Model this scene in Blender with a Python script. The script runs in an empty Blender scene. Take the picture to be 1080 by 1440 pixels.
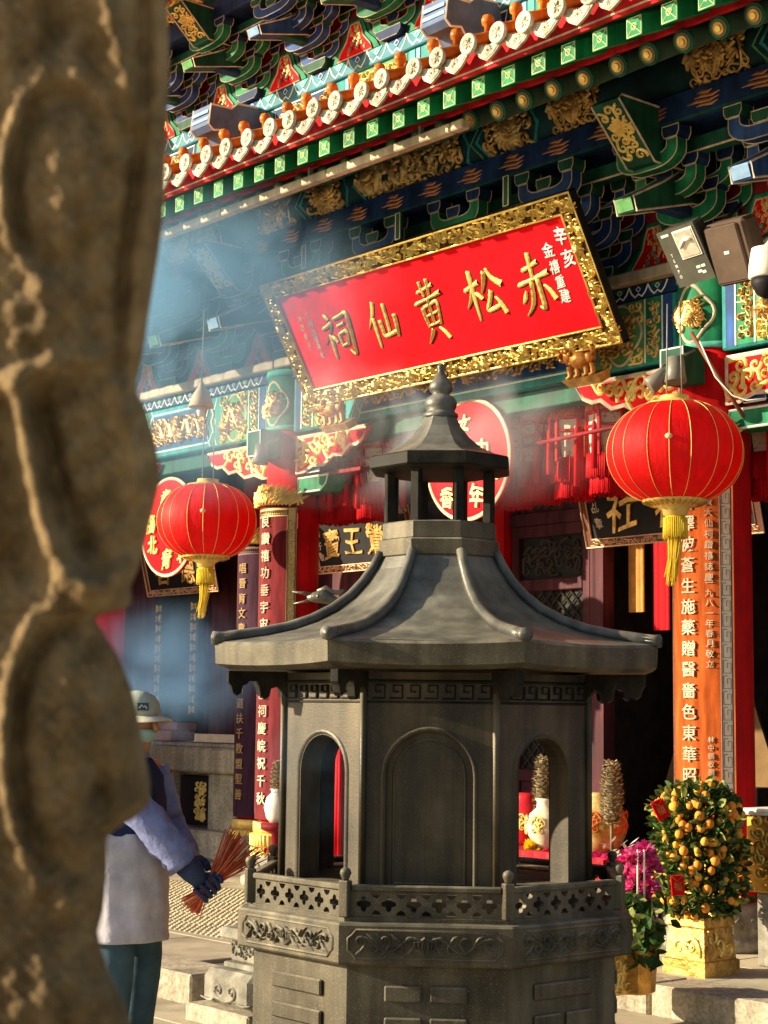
import bpy, bmesh, math, random
from mathutils import Vector, Matrix
from math import sin, cos, pi, radians, sqrt, atan2
sc = bpy.context.scene
COL = sc.collection
# ------------------------------------------------------------ camera, sky, sun, exposure
F_PX, W_PX, H_PX = 2430.0, 1080, 1440
CAM = Vector((7.06, -8.70, 1.55))
YAW, ROLL, PITCH = radians(40), radians(0.65), math.atan(280 / 2430.0)
hd = Vector((-cos(YAW), sin(YAW), 0)); rt = Vector((sin(YAW), cos(YAW), 0)); UPZ = Vector((0, 0, 1))
FW = hd * cos(PITCH) + UPZ * sin(PITCH); up0 = UPZ * cos(PITCH) - hd * sin(PITCH)
RT = rt * cos(ROLL) + up0 * sin(ROLL); UP = up0 * cos(ROLL) - rt * sin(ROLL)
cd = bpy.data.cameras.new('camera'); camo = bpy.data.objects.new('camera', cd); COL.objects.link(camo)
camo.matrix_world = Matrix(((RT.x, UP.x, -FW.x, CAM.x), (RT.y, UP.y, -FW.y, CAM.y), (RT.z, UP.z, -FW.z, CAM.z), (0, 0, 0, 1)))
cd.sensor_fit = 'VERTICAL'; cd.sensor_height = 36; cd.lens = F_PX / H_PX * 36
cd.clip_start = 0.05; cd.clip_end = 500
cd.dof.use_dof = True; cd.dof.focus_distance = 8.8; cd.dof.aperture_fstop = 11.0
sc.camera = camo
SUN_A, SUN_EL = radians(49), radians(17)
S = Vector((-cos(SUN_EL) * cos(SUN_A), -cos(SUN_EL) * sin(SUN_A), sin(SUN_EL)))   # towards the sun
wd = bpy.data.worlds.new('World'); sc.world = wd; wd.use_nodes = True
nt = wd.node_tree
sky = nt.nodes.new('ShaderNodeTexSky'); sky.sky_type = 'NISHITA'; sky.sun_disc = False
sky.sun_elevation = SUN_EL; sky.sun_rotation = atan2(S.x, S.y)
bg = nt.nodes['Background']; bg.inputs['Strength'].default_value = 0.072
nt.links.new(sky.outputs['Color'], bg.inputs['Color'])
sl = bpy.data.lights.new('sun', 'SUN'); sl.energy = 5.0; sl.angle = radians(0.53); sl.color = (1, 0.86, 0.62)
so = bpy.data.objects.new('sun', sl); COL.objects.link(so); so.location = (0, -10, 20)
so.rotation_euler = S.to_track_quat('Z', 'Y').to_euler()
sc.view_settings.view_transform = 'Standard'; sc.view_settings.look = 'None'
sc.view_settings.gamma = 1; sc.view_settings.use_curve_mapping = False
sc.view_settings.exposure = 1.27
sc.render.engine = 'CYCLES'
sc.cycles.use_denoising = True
sc.cycles.max_bounces = 8; sc.cycles.diffuse_bounces = 4; sc.cycles.glossy_bounces = 3
sc.cycles.transmission_bounces = 4; sc.cycles.volume_bounces = 1; sc.cycles.transparent_max_bounces = 12
sc.cycles.volume_step_rate = 1.5; sc.cycles.volume_max_steps = 96
sc.cycles.sample_clamp_indirect = 6

def ray(x, y): return FW + RT * ((x - W_PX / 2) / F_PX) + UP * ((H_PX / 2 - y) / F_PX)
def PY(x, y, Y): d = ray(x, y); return CAM + d * ((Y - CAM.y) / d.y)
def PX(x, y, X): d = ray(x, y); return CAM + d * ((X - CAM.x) / d.x)
def PZ(x, y, Z): d = ray(x, y); return CAM + d * ((Z - CAM.z) / d.z)
def PD(x, y, D): return CAM + ray(x, y) * D

# ------------------------------------------------------------ materials
MATS = {}
def mat(name, col, rough=0.5, metal=0.0, var=0.15, scale=6.0, bump=0.0, bscale=80.0, col2=None, lo=0.35, hi=0.65,
        detail=6.0, spec=0.12, stretch=None, trans=0.0, alpha=None, dust=None, coat=0.0, rvar=0.12):
    if name in MATS: return MATS[name]
    if metal < 0.2 and rough < 0.6 and not coat: rough = 0.62
    m = bpy.data.materials.new(name); m.use_nodes = True; t = m.node_tree; b = t.nodes['Principled BSDF']
    MATS[name] = m
    tc = t.nodes.new('ShaderNodeTexCoord'); src = tc.outputs['Object']
    geo = t.nodes.new('ShaderNodeNewGeometry')
    src = geo.outputs['Position']
    if stretch:
        mp = t.nodes.new('ShaderNodeMapping'); mp.inputs['Scale'].default_value = stretch
        t.links.new(src, mp.inputs['Vector']); src = mp.outputs['Vector']
    n = t.nodes.new('ShaderNodeTexNoise'); n.inputs['Scale'].default_value = scale; n.inputs['Detail'].default_value = detail
    n.inputs['Roughness'].default_value = 0.62
    t.links.new(src, n.inputs['Vector'])
    r = t.nodes.new('ShaderNodeValToRGB'); r.color_ramp.elements[0].position = lo; r.color_ramp.elements[1].position = hi
    c1 = [max(0, c * (1 - var)) for c in col]; c2 = [min(1, c * (1 + var)) for c in col] if col2 is None else list(col2)
    r.color_ramp.elements[0].color = (*c1, 1); r.color_ramp.elements[1].color = (*c2, 1)
    t.links.new(n.outputs['Fac'], r.inputs['Fac'])
    out = r.outputs['Color']
    if dust:                                     # dust (colour, amount) that settles on upward faces, in patches
        n3 = t.nodes.new('ShaderNodeTexNoise'); n3.inputs['Scale'].default_value = 7; n3.inputs['Detail'].default_value = 8
        t.links.new(geo.outputs['Position'], n3.inputs['Vector'])
        sx = t.nodes.new('ShaderNodeSeparateXYZ'); t.links.new(geo.outputs['Normal'], sx.inputs[0])
        mr = t.nodes.new('ShaderNodeMapRange'); mr.inputs['From Min'].default_value = 0.15; mr.inputs['From Max'].default_value = 0.95
        t.links.new(sx.outputs['Z'], mr.inputs['Value'])
        mu = t.nodes.new('ShaderNodeMath'); mu.operation = 'MULTIPLY'; t.links.new(mr.outputs[0], mu.inputs[0])
        t.links.new(n3.outputs['Fac'], mu.inputs[1])
        mu2 = t.nodes.new('ShaderNodeMath'); mu2.operation = 'MULTIPLY'; mu2.inputs[1].default_value = dust[1] * 1.8
        mu2.use_clamp = True; t.links.new(mu.outputs[0], mu2.inputs[0])
        mx = t.nodes.new('ShaderNodeMix'); mx.data_type = 'RGBA'; t.links.new(mu2.outputs[0], mx.inputs['Factor'])
        t.links.new(out, mx.inputs['A']); mx.inputs['B'].default_value = (*dust[0], 1); out = mx.outputs['Result']
    t.links.new(out, b.inputs['Base Color'])
    b.inputs['Metallic'].default_value = metal; b.inputs['Specular IOR Level'].default_value = spec
    rr = t.nodes.new('ShaderNodeMapRange'); rr.inputs['To Min'].default_value = max(0.03, rough - rvar); rr.inputs['To Max'].default_value = min(1, rough + rvar)
    t.links.new(n.outputs['Fac'], rr.inputs['Value']); t.links.new(rr.outputs[0], b.inputs['Roughness'])
    if coat: b.inputs['Coat Weight'].default_value = coat; b.inputs['Coat Roughness'].default_value = 0.15
    if trans:
        tr = t.nodes.new('ShaderNodeBsdfTranslucent'); t.links.new(out, tr.inputs['Color'])
        ms = t.nodes.new('ShaderNodeMixShader'); ms.inputs[0].default_value = trans
        t.links.new(b.outputs[0], ms.inputs[1]); t.links.new(tr.outputs[0], ms.inputs[2])
        t.links.new(ms.outputs[0], t.nodes['Material Output'].inputs['Surface'])
    if bump:
        n2 = t.nodes.new('ShaderNodeTexNoise'); n2.inputs['Scale'].default_value = bscale; n2.inputs['Detail'].default_value = 5
        t.links.new(src, n2.inputs['Vector'])
        bp = t.nodes.new('ShaderNodeBump'); bp.inputs['Strength'].default_value = bump; bp.inputs['Distance'].default_value = 0.01
        t.links.new(n2.outputs['Fac'], bp.inputs['Height']); t.links.new(bp.outputs['Normal'], b.inputs['Normal'])
    return m
RED = mat('red_lacquer', (0.62, 0.008, 0.010), 0.55, var=0.18, scale=3, bump=0.12, bscale=35)
REDP = mat('red_panel', (0.72, 0.004, 0.010), 0.65, spec=.06, var=0.10, scale=9, bump=0.12, bscale=220)
REDF = mat('red_fascia_paint', (0.50, 0.012, 0.016), 0.5, var=0.25, scale=5, bump=0.1)
DRED = mat('dark_red_board', (0.22, 0.012, 0.018), 0.5, var=0.25, scale=7)
MAROON = mat('maroon_timber', (0.085, 0.022, 0.028), 0.45, var=0.3, scale=5, stretch=(3, 3, .6), bump=0.15, bscale=40)
GOLD = mat('gilt', (0.86, 0.55, 0.14), 0.34, metal=0.75, var=0.3, scale=14, bump=0.25, bscale=130)
OGOLD = mat('old_gilt', (0.62, 0.37, 0.12), 0.38, metal=0.55, var=0.45, scale=11, bump=0.25, bscale=120)
GOLDP = mat('gold_paint', (0.80, 0.56, 0.16), 0.45, metal=0.25, var=0.2, scale=12)
CREAM = mat('cream_line_paint', (0.66, 0.52, 0.36), 0.55, var=0.18, scale=14)
WLINE = mat('white_line_paint', (0.72, 0.74, 0.64), 0.55, var=0.15, scale=14)
GREEN = mat('green_paint', (0.016, 0.20, 0.085), 0.48, var=0.3, scale=6, bump=0.08)
DGREEN = mat('dark_green_paint', (0.014, 0.085, 0.050), 0.5, var=0.3, scale=6, bump=0.08)
LGREEN = mat('light_green_paint', (0.11, 0.30, 0.10), 0.5, var=0.25, scale=10)
BGREEN = mat('bright_green_paint', (0.010, 0.22, 0.075), 0.45, var=0.25, scale=5)
TEAL = mat('teal_paint', (0.030, 0.27, 0.26), 0.5, var=0.25, scale=7, bump=0.08)
TURQ = mat('turquoise_paint', (0.10, 0.46, 0.36), 0.5, var=0.2, scale=7)
NAVY = mat('navy_paint', (0.014, 0.036, 0.105), 0.48, var=0.35, scale=6, bump=0.08)
BLUE = mat('blue_paint', (0.025, 0.072, 0.23), 0.48, var=0.3, scale=6)
LBLUE = mat('pale_blue_paint', (0.20, 0.33, 0.50), 0.5, var=0.25, scale=8)
TILEW = mat('white_glazed_tile', (0.56, 0.49, 0.36), 0.42, var=0.35, scale=22, bump=0.4, bscale=90, coat=.08)
TILEO = mat('orange_glazed_tile', (0.66, 0.17, 0.02), 0.3, var=0.25, scale=10, bump=0.1, coat=.15)
STRIP = mat('tan_strip', (0.50, 0.41, 0.27), 0.6, var=0.15, scale=9)
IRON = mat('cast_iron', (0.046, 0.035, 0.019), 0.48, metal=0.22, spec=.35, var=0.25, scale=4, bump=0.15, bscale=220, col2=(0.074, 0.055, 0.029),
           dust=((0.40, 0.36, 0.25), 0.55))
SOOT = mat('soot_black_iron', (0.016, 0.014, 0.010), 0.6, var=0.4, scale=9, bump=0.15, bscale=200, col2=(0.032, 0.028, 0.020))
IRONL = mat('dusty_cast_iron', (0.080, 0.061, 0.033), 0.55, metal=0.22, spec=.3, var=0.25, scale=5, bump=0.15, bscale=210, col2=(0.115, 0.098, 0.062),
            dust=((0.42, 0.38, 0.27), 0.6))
IRONR = mat('roof_cast_iron', (0.066, 0.062, 0.053), 0.38, metal=0.3, spec=.4, var=0.3, scale=6, bump=0.2, bscale=200, col2=(0.105, 0.100, 0.086),
            dust=((0.46, 0.42, 0.31), 0.55))
GRAN = mat('granite', (0.40, 0.345, 0.25), 0.75, var=0.3, scale=45, bump=0.25, bscale=160)
GRAND = mat('carved_grey_stone', (0.27, 0.25, 0.20), 0.8, var=0.3, scale=14, bump=0.35, bscale=120)
PAVE = mat('beige_paving', (0.42, 0.365, 0.255), 0.8, var=0.18, scale=3.5, bump=0.2, bscale=140, lo=.3, hi=.7)
PAVET = mat('tactile_paving', (0.50, 0.44, 0.28), 0.75, var=0.15, scale=5, bump=0.15)
GROUT = mat('dark_joint', (0.13, 0.12, 0.10), 0.9, var=0.2)
FSTONE = mat('brown_carved_stone', (0.165, 0.105, 0.045), 0.8, var=0.25, scale=34, bump=0.5, bscale=260, col2=(0.27, 0.182, 0.088))
BLACK = mat('black_lacquer', (0.010, 0.008, 0.010), 0.45, var=0.3, spec=.2)
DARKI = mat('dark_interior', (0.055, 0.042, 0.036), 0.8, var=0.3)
WOODR = mat('orange_lacquered_wood', (0.42, 0.085, 0.018), 0.38, var=0.4, scale=4, stretch=(5, 5, .7), bump=0.1, bscale=60, coat=.05, detail=9)
WOODD = mat('dark_red_lacquered_wood', (0.16, 0.022, 0.025), 0.4, var=0.35, scale=4, stretch=(5, 5, .7))
WOODP = mat('purple_brown_wood', (0.060, 0.024, 0.040), 0.45, var=0.3, scale=4, stretch=(5, 5, .7))
LANT = mat('red_lantern_cloth', (0.82, 0.005, 0.005), 0.6, var=0.12, scale=9, bump=0.35, bscale=26, stretch=(2, 2, .5), trans=0.4, spec=.3)
TASS = mat('red_tassel_silk', (0.55, 0.006, 0.012), 0.55, var=0.3, scale=30, stretch=(3, 3, .2), bump=.4, bscale=160, trans=.15)
YTASS = mat('yellow_tassel_silk', (0.85, 0.58, 0.05), 0.55, var=0.25, scale=40, stretch=(3, 3, .2), bump=.3, bscale=200)
GREYM = mat('grey_painted_metal', (0.20, 0.19, 0.16), 0.5, var=0.2, metal=.2)
DGREYM = mat('dark_grey_metal', (0.045, 0.043, 0.036), 0.5, var=0.3, metal=.2)
WHITEP = mat('white_plastic', (0.74, 0.70, 0.60), 0.4, var=0.06)
REFL = mat('lamp_reflector', (0.86, 0.82, 0.66), 0.22, metal=0.7, var=0.2, scale=25)
BROWNB = mat('brown_speaker_cloth', (0.10, 0.068, 0.048), 0.75, var=0.2, bump=.3, bscale=400)
PAPER = mat('painted_lantern_paper', (0.80, 0.50, 0.26), 0.6, var=0.5, scale=30, col2=(0.85, 0.78, 0.60), lo=.33, hi=.45, trans=.3)
ORANGEF = mat('orange_fringe', (0.60, 0.20, 0.03), 0.6, var=0.35, scale=60, stretch=(3, 3, .3))
BRONZE = mat('bronze', (0.19, 0.175, 0.13), 0.45, metal=0.6, var=0.3, scale=12, bump=.3)

def grime(m, streak=0.35, speck=0.0, speckcol=(.4, .36, .26), blot=0.3, sscale=(14, 14, 1.1)):
    """wear over the whole surface: run-down streaks, blotches and fine pale specks"""
    t = m.node_tree; b = t.nodes['Principled BSDF']; lk = b.inputs['Base Color'].links[0]; out = lk.from_socket
    geo = t.nodes.new('ShaderNodeNewGeometry')
    def noise(scale, detail, vec=None):
        n = t.nodes.new('ShaderNodeTexNoise'); n.inputs['Scale'].default_value = scale; n.inputs['Detail'].default_value = detail
        t.links.new(vec or geo.outputs['Position'], n.inputs['Vector']); return n.outputs['Fac']
    def rng(src, a, b_, lo, hi):
        r = t.nodes.new('ShaderNodeMapRange'); r.inputs['From Min'].default_value = a; r.inputs['From Max'].default_value = b_; r.inputs['To Min'].default_value = lo; r.inputs['To Max'].default_value = hi
        t.links.new(src, r.inputs['Value']); return r.outputs[0]
    mp = t.nodes.new('ShaderNodeMapping'); mp.inputs['Scale'].default_value = sscale; t.links.new(geo.outputs['Position'], mp.inputs['Vector'])
    f1 = rng(noise(1.0, 7, mp.outputs[0]), .38, .66, 1 - streak, 1 + streak * .5); f2 = rng(noise(2.3, 9), .36, .64, 1 - blot, 1 + blot * .6)
    mu = t.nodes.new('ShaderNodeMath'); mu.operation = 'MULTIPLY'; t.links.new(f1, mu.inputs[0]); t.links.new(f2, mu.inputs[1])
    vm = t.nodes.new('ShaderNodeVectorMath'); vm.operation = 'SCALE'; t.links.new(out, vm.inputs[0]); t.links.new(mu.outputs[0], vm.inputs['Scale']); out = vm.outputs[0]
    if speck:
        mx = t.nodes.new('ShaderNodeMix'); mx.data_type = 'RGBA'; t.links.new(rng(noise(190, 3), .60, .72, 0, speck), mx.inputs['Factor']); t.links.new(out, mx.inputs['A']); mx.inputs['B'].default_value = (*speckcol, 1); out = mx.outputs['Result']
    for l in list(t.links):
        if l.from_socket == lk.from_socket and l.to_node.type == 'BSDF_TRANSLUCENT': t.links.new(out, l.to_socket)
    t.links.new(out, b.inputs['Base Color'])
grime(IRON, .45, .30, (.22, .18, .11), .40); grime(IRONL, .40, .45, (.32, .27, .17), .35); grime(IRONR, .30, .35, (.34, .31, .24), .40); grime(SOOT, .3, .12, (.15, .13, .09), .4)
for m_, st_ in ((GREEN, .28), (DGREEN, .28), (NAVY, .28), (BLUE, .28), (TEAL, .25), (RED, .16), (BGREEN, .25), (REDF, .3), (MAROON, .3), (STRIP, .25), (GRAN, .25), (TILEW, .3), (TILEO, .3), (DRED, .25), (CREAM, .25), (LGREEN, .2), (TURQ, .2)):
    grime(m_, st_, 0, blot=.25)
grime(REDP, .08, 0, blot=.10); grime(PAVE, .0, .35, (.20, .17, .12), .28); grime(FSTONE, .15, .3, (.38, .28, .15), .25); grime(GRAND, .25, .25, (.16, .14, .11), .3)
# ------------------------------------------------------------ mesh builder
class MB:
    def __init__(s): s.v = []; s.f = []; s.m = []; s.s = []
    def add(s, vs, fs, m=0, smooth=False, T=None):
        o = len(s.v)
        s.v.extend([tuple(T(*p)) if T else tuple(p) for p in vs])
        for f in fs: s.f.append([i + o for i in f]); s.m.append(m); s.s.append(smooth)
        return s
    def box(s, x0, x1, y0, y1, z0, z1, m=0, T=None):
        return s.add([(x0, y0, z0), (x1, y0, z0), (x1, y1, z0), (x0, y1, z0), (x0, y0, z1), (x1, y0, z1), (x1, y1, z1), (x0, y1, z1)],
                     [(0, 3, 2, 1), (4, 5, 6, 7), (0, 1, 5, 4), (1, 2, 6, 5), (2, 3, 7, 6), (3, 0, 4, 7)], m, False, T)
    def bbox(s, x0, x1, y0, y1, z0, z1, b=0.01, m=0, T=None):     # box with chamfered edges
        bm = bmesh.new(); bmesh.ops.create_cube(bm, size=1)
        for v in bm.verts: v.co = Vector(((x0 + x1) / 2 + v.co.x * (x1 - x0), (y0 + y1) / 2 + v.co.y * (y1 - y0), (z0 + z1) / 2 + v.co.z * (z1 - z0)))
        bmesh.ops.bevel(bm, geom=bm.edges[:], offset=b, segments=1, affect='EDGES')
        bm.verts.index_update()
        s.add([v.co[:] for v in bm.verts], [[v.index for v in f.verts] for f in bm.faces], m, False, T); bm.free(); return s
    def prism(s, poly, c0, c1, T, m=0, mside=None):               # poly (a,b), extruded c0..c1, T(a,b,c) -> xyz
        n = len(poly)
        s.add([(a, b, c0) for a, b in poly] + [(a, b, c1) for a, b in poly], [list(range(n)), list(range(2 * n - 1, n - 1, -1))], m, False, T)
        o = len(s.v) - 2 * n
        for i in range(n):
            j = (i + 1) % n; s.f.append([o + i, o + j, o + n + j, o + n + i]); s.m.append(m if mside is None else mside); s.s.append(False)
        return s
    def tube(s, pts, r, n=6, m=0, closed=False, smooth=True, cap=True, ph=0.0, flat=1.0):
        pts = [Vector(p) for p in pts]; k = len(pts); rs = r if isinstance(r, (list, tuple)) else [r] * k
        rings = []; ref = None
        for i, p in enumerate(pts):
            if closed: d = pts[(i + 1) % k] - pts[i - 1]
            else: d = pts[min(i + 1, k - 1)] - pts[max(i - 1, 0)]
            if d.length < 1e-9: d = Vector((0, 0, 1))
            d.normalize()
            if ref is None:
                ref = Vector((0, 0, 1)) if abs(d.z) < 0.9 else Vector((1, 0, 0))
            a = ref - d * ref.dot(d)
            if a.length < 1e-6: a = d.orthogonal()
            a.normalize(); b = d.cross(a); ref = a
            rings.append([p + (a * cos(ph + 2 * pi * q / n) + b * sin(ph + 2 * pi * q / n) * flat) * rs[i] for q in range(n)])
        vs = [v for rg in rings for v in rg]; fs = []
        for i in range(k if closed else k - 1):
            i2 = (i + 1) % k
            for q in range(n): q2 = (q + 1) % n; fs.append((i * n + q, i * n + q2, i2 * n + q2, i2 * n + q))
        if cap and not closed: fs.append(tuple(range(n - 1, -1, -1))); fs.append(tuple((k - 1) * n + q for q in range(n)))
        return s.add(vs, fs, m, smooth)
    def lathe(s, prof, c=(0, 0, 0), n=24, m=0, smooth=True, ph=0.0, a0=0.0, a1=2 * pi, cap=True):
        full = abs(a1 - a0 - 2 * pi) < 1e-6; k = n if full else n + 1
        vs = []; fs = []
        for r, z in prof:
            for q in range(k): a = ph + a0 + (a1 - a0) * q / n; vs.append((c[0] + r * cos(a), c[1] + r * sin(a), c[2] + z))
        for i in range(len(prof) - 1):
            for q in range(n): q2 = (q + 1) % k; fs.append((i * k + q, i * k + q2, (i + 1) * k + q2, (i + 1) * k + q))
        if cap and full:
            if prof[0][0] > 1e-4: fs.append(tuple(range(k - 1, -1, -1)))
            if prof[-1][0] > 1e-4: fs.append(tuple((len(prof) - 1) * k + q for q in range(k)))
        return s.add(vs, fs, m, smooth)
    def ball(s, c, r, n=8, m=0, sq=(1, 1, 1)):
        k = max(4, n // 2 + 1); vs = []; fs = []
        for i in range(k + 1):
            t = pi * i / k
            for q in range(n): a = 2 * pi * q / n; vs.append((c[0] + r * sq[0] * sin(t) * cos(a), c[1] + r * sq[1] * sin(t) * sin(a), c[2] + r * sq[2] * cos(t)))
        for i in range(k):
            for q in range(n): q2 = (q + 1) % n; fs.append((i * n + q, (i + 1) * n + q, (i + 1) * n + q2, i * n + q2))
        return s.add(vs, fs, m, True)
    def loft(s, rings, m=0, smooth=True, cap=True):               # rings of equal length lists of points
        n = len(rings[0]); vs = [p for rg in rings for p in rg]; fs = []
        for i in range(len(rings) - 1):
            for q in range(n): q2 = (q + 1) % n; fs.append((i * n + q, i * n + q2, (i + 1) * n + q2, (i + 1) * n + q))
        if cap: fs.append(tuple(range(n - 1, -1, -1))); fs.append(tuple((len(rings) - 1) * n + q for q in range(n)))
        return s.add(vs, fs, m, smooth)
    def ridge(s, pts, w, h, T, m=0, base=0.0):                    # raised carved line on a surface; T(a,b,height) -> xyz
        k = len(pts); vs = []; fs = []
        ws = w if isinstance(w, (list, tuple)) else [w * (1 - 0.75 * (i / (k - 1)) ** 3) for i in range(k)]
        for i, (a, b) in enumerate(pts):
            p = pts[min(i + 1, k - 1)]; q = pts[max(i - 1, 0)]
            dx, dy = p[0] - q[0], p[1] - q[1]; l = math.hypot(dx, dy) or 1; nx, ny = -dy / l, dx / l
            vs += [(a + nx * ws[i] / 2, b + ny * ws[i] / 2, base), (a, b, base + h * (0.35 + 0.65 * ws[i] / max(ws))), (a - nx * ws[i] / 2, b - ny * ws[i] / 2, base)]
        for i in range(k - 1):
            o = 3 * i; fs += [(o, o + 3, o + 4, o + 1), (o + 1, o + 4, o + 5, o + 2)]
        return s.add(vs, fs, m, True, T)
    def mesh(s, name, mats):
        me = bpy.data.meshes.new(name); me.from_pydata(s.v, [], s.f)
        for x in (mats if isinstance(mats, (list, tuple)) else [mats]): me.materials.append(x)
        me.polygons.foreach_set('material_index', s.m); me.polygons.foreach_set('use_smooth', s.s); me.update(); return me
    def build(s, name, mats, parent=None, inv=True):
        return obj(name, s.mesh(name, mats), parent, inv)

def wm(o): return o.matrix_basis.copy() if o.parent is None else wm(o.parent) @ o.matrix_parent_inverse @ o.matrix_basis
def obj(name, me, parent=None, inv=True):
    o = bpy.data.objects.new(name, me); COL.objects.link(o)
    if parent is not None:
        o.parent = parent
        if inv: o.matrix_parent_inverse = wm(parent).inverted()      # the mesh keeps its world coordinates
    return o
def tag(o, label=None, cat=None, group=None, kind=None):
    if label: o['label'] = label
    if cat: o['category'] = cat
    if group: o['group'] = group
    if kind: o['kind'] = kind
    return o
def empty(name, loc, label=None, cat=None, group=None, rz=0.0):
    o = bpy.data.objects.new(name, None); COL.objects.link(o); o.empty_display_size = 0.2
    o.location = loc; o.rotation_euler = (0, 0, rz); return tag(o, label, cat, group)
KIDS = {}
def copy_tree(o, parent=None):
    c = o.copy(); COL.objects.link(c); c.parent = parent
    for ch in list(o.children): copy_tree(ch, c)
    return c
def XZ(y): return lambda a, b, c: (a, y - c, b)                   # surface facing -Y, height c comes out towards -Y
def fronty(a, b, c): return (a, c, b)                             # poly in XZ, extrude along Y
def sidex(a, b, c): return (c, a, b)                              # poly in YZ, extrude along X

# ------------------------------------------------------------ relief helpers
def spiral(cx, cy, r, a0, turns, d=1, n=13, tail=1.6):
    pts = []
    for i in range(n):
        t = i / (n - 1); rr = r * (1 - 0.8 * t); a = a0 + d * 2 * pi * turns * t
        pts.append((cx + rr * cos(a), cy + rr * sin(a)))
    a = a0; pre = []
    for j in (3, 2, 1):                                           # a leaf stalk that runs into the curl
        pre.append((cx + r * cos(a) + d * sin(a) * r * tail * j / 3 + cos(a) * r * 0.12 * j, cy + r * sin(a) - d * cos(a) * r * tail * j / 3 + sin(a) * r * 0.12 * j))
    return pre + pts
def scrolls(mb, w, h, seed, rad, T, m=0, ht=None, wd=None, inside=None, cx=0, cy=0, dens=1.0):
    rnd = random.Random(seed); pts = []; ht = ht or rad * 0.55; wd = wd or rad * 0.42
    tries = int(dens * 14 * w * h / (rad * rad))
    for _ in range(tries):
        x, y = rnd.uniform(-w / 2 + rad * .7, w / 2 - rad * .7), rnd.uniform(-h / 2 + rad * .7, h / 2 - rad * .7)
        if inside and not inside(x, y): continue
        if any((x - a) ** 2 + (y - b) ** 2 < (1.45 * rad) ** 2 for a, b in pts): continue
        pts.append((x, y))
        sp = spiral(x, y, rad * rnd.uniform(.75, 1.05), rnd.uniform(0, 6.28), rnd.uniform(.9, 1.4), rnd.choice((-1, 1)))
        sp = [(max(-w / 2, min(w / 2, a)) + cx, max(-h / 2, min(h / 2, b)) + cy) for a, b in sp]
        mb.ridge(sp, wd, ht * rnd.uniform(.8, 1.3), T, m)
    return mb
def dragon(mb, w, h, seed, T, m=0, r=None, cx=0, cy=0, waves=2.5, d=1, curls=True):
    rnd = random.Random(seed); r = r or h * 0.16; n = 46; pts = []
    for i in range(n):
        t = i / (n - 1); pts.append((cx + d * (-w * .44 + w * .84 * t), cy + h * .27 * sin(2 * pi * waves * t + seed) * (1 - .35 * t)))
    mb.ridge(pts, [r * (1.25 - t / n * .9) if t > 3 else r * 1.5 for t in range(n)], r * 1.1, T, m)
    for i in range(2, n - 2, 2):                                   # back spines
        a, b = pts[i]; dx, dy = pts[i + 1][0] - pts[i - 1][0], pts[i + 1][1] - pts[i - 1][1]; l = math.hypot(dx, dy)
        for sgn in (1, -1) if i % 6 == 0 else (1,):
            mb.ridge([(a, b), (a - dy / l * r * 1.2 * sgn - dx / l * r * .4, b + dx / l * r * 1.2 * sgn)], r * .55, r * .6, T, m)
    hx, hy = pts[0]
    for k in range(9):                                             # mane, horns and whiskers of the head
        a = 2 * pi * k / 9; mb.ridge([(hx, hy), (hx + r * 1.2 * cos(a), hy + r * 1.1 * sin(a)), (hx + r * 2.0 * cos(a + .5), hy + r * 1.8 * sin(a + .5))], r * .6, r * 1.2, T, m)
    if curls: scrolls(mb, w * .96, h * .92, seed + 7, max(.03, h * .11), T, m, ht=r * .5, wd=max(.012, h * .05), cx=cx, cy=cy, dens=.7)
    return mb
def flower(mb, cx, cy, r, T, m=0, rings=3, ht=0.012):
    for k in range(rings):
        rr = r * (1 - .27 * k); n = 9 + 2 * (rings - k)
        for i in range(n):
            a = 2 * pi * i / n + k * .3
            mb.ridge([(cx + rr * .35 * cos(a), cy + rr * .35 * sin(a)), (cx + rr * .75 * cos(a), cy + rr * .75 * sin(a)), (cx + rr * cos(a + .12), cy + rr * sin(a + .12))],
                     [rr * .14, rr * .34, rr * .12], ht * (1 + .4 * k), T, m)
    vs = [(cx, cy, ht * 2.6)] + [(cx + r * .24 * cos(2 * pi * i / 10), cy + r * .24 * sin(2 * pi * i / 10), ht * .6) for i in range(10)]
    mb.add(vs, [(0, 1 + i, 1 + (i + 1) % 10) for i in range(10)], m, True, T)
def plane_T(o, u, v):                                              # local plane -> world; height along u x v
    o, u, v = Vector(o), Vector(u).normalized(), Vector(v).normalized(); n = u.cross(v)
    return lambda a, b, c: o + u * a + v * b + n * c
def cyl_T(cx, cy, R, a_mid=-pi / 2):                               # wraps a flat drawing round a column; a = arc length, b = height
    def f(a, b, c):
        t = a_mid + a / R; return (cx + (R + c) * cos(t), cy + (R + c) * sin(t), b)
    return f
# flat shapes with holes and glyphs come from filled 2D curves
GC = {}
def glyph(ch, bold=0.012, th=0.12, res=2):
    k = (ch, bold, th)
    if k in GC: return GC[k]
    c = bpy.data.curves.new('glyph', 'FONT'); c.body = ch; c.size = 1; c.extrude = th / 2; c.offset = bold; c.resolution_u = res
    o = bpy.data.objects.new('glyph', c); COL.objects.link(o)
    e = o.evaluated_get(bpy.context.evaluated_depsgraph_get()); me = e.to_mesh()
    vs = [v.co[:] for v in me.vertices]; fs = [list(p.vertices) for p in me.polygons]; e.to_mesh_clear()
    bpy.data.objects.remove(o); bpy.data.curves.remove(c)
    if vs:
        x0, x1 = min(v[0] for v in vs), max(v[0] for v in vs); y0, y1 = min(v[1] for v in vs), max(v[1] for v in vs)
        vs = [(v[0] - (x0 + x1) / 2, v[1] - (y0 + y1) / 2, v[2]) for v in vs]
    GC[k] = (vs, fs); return GC[k]
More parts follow.
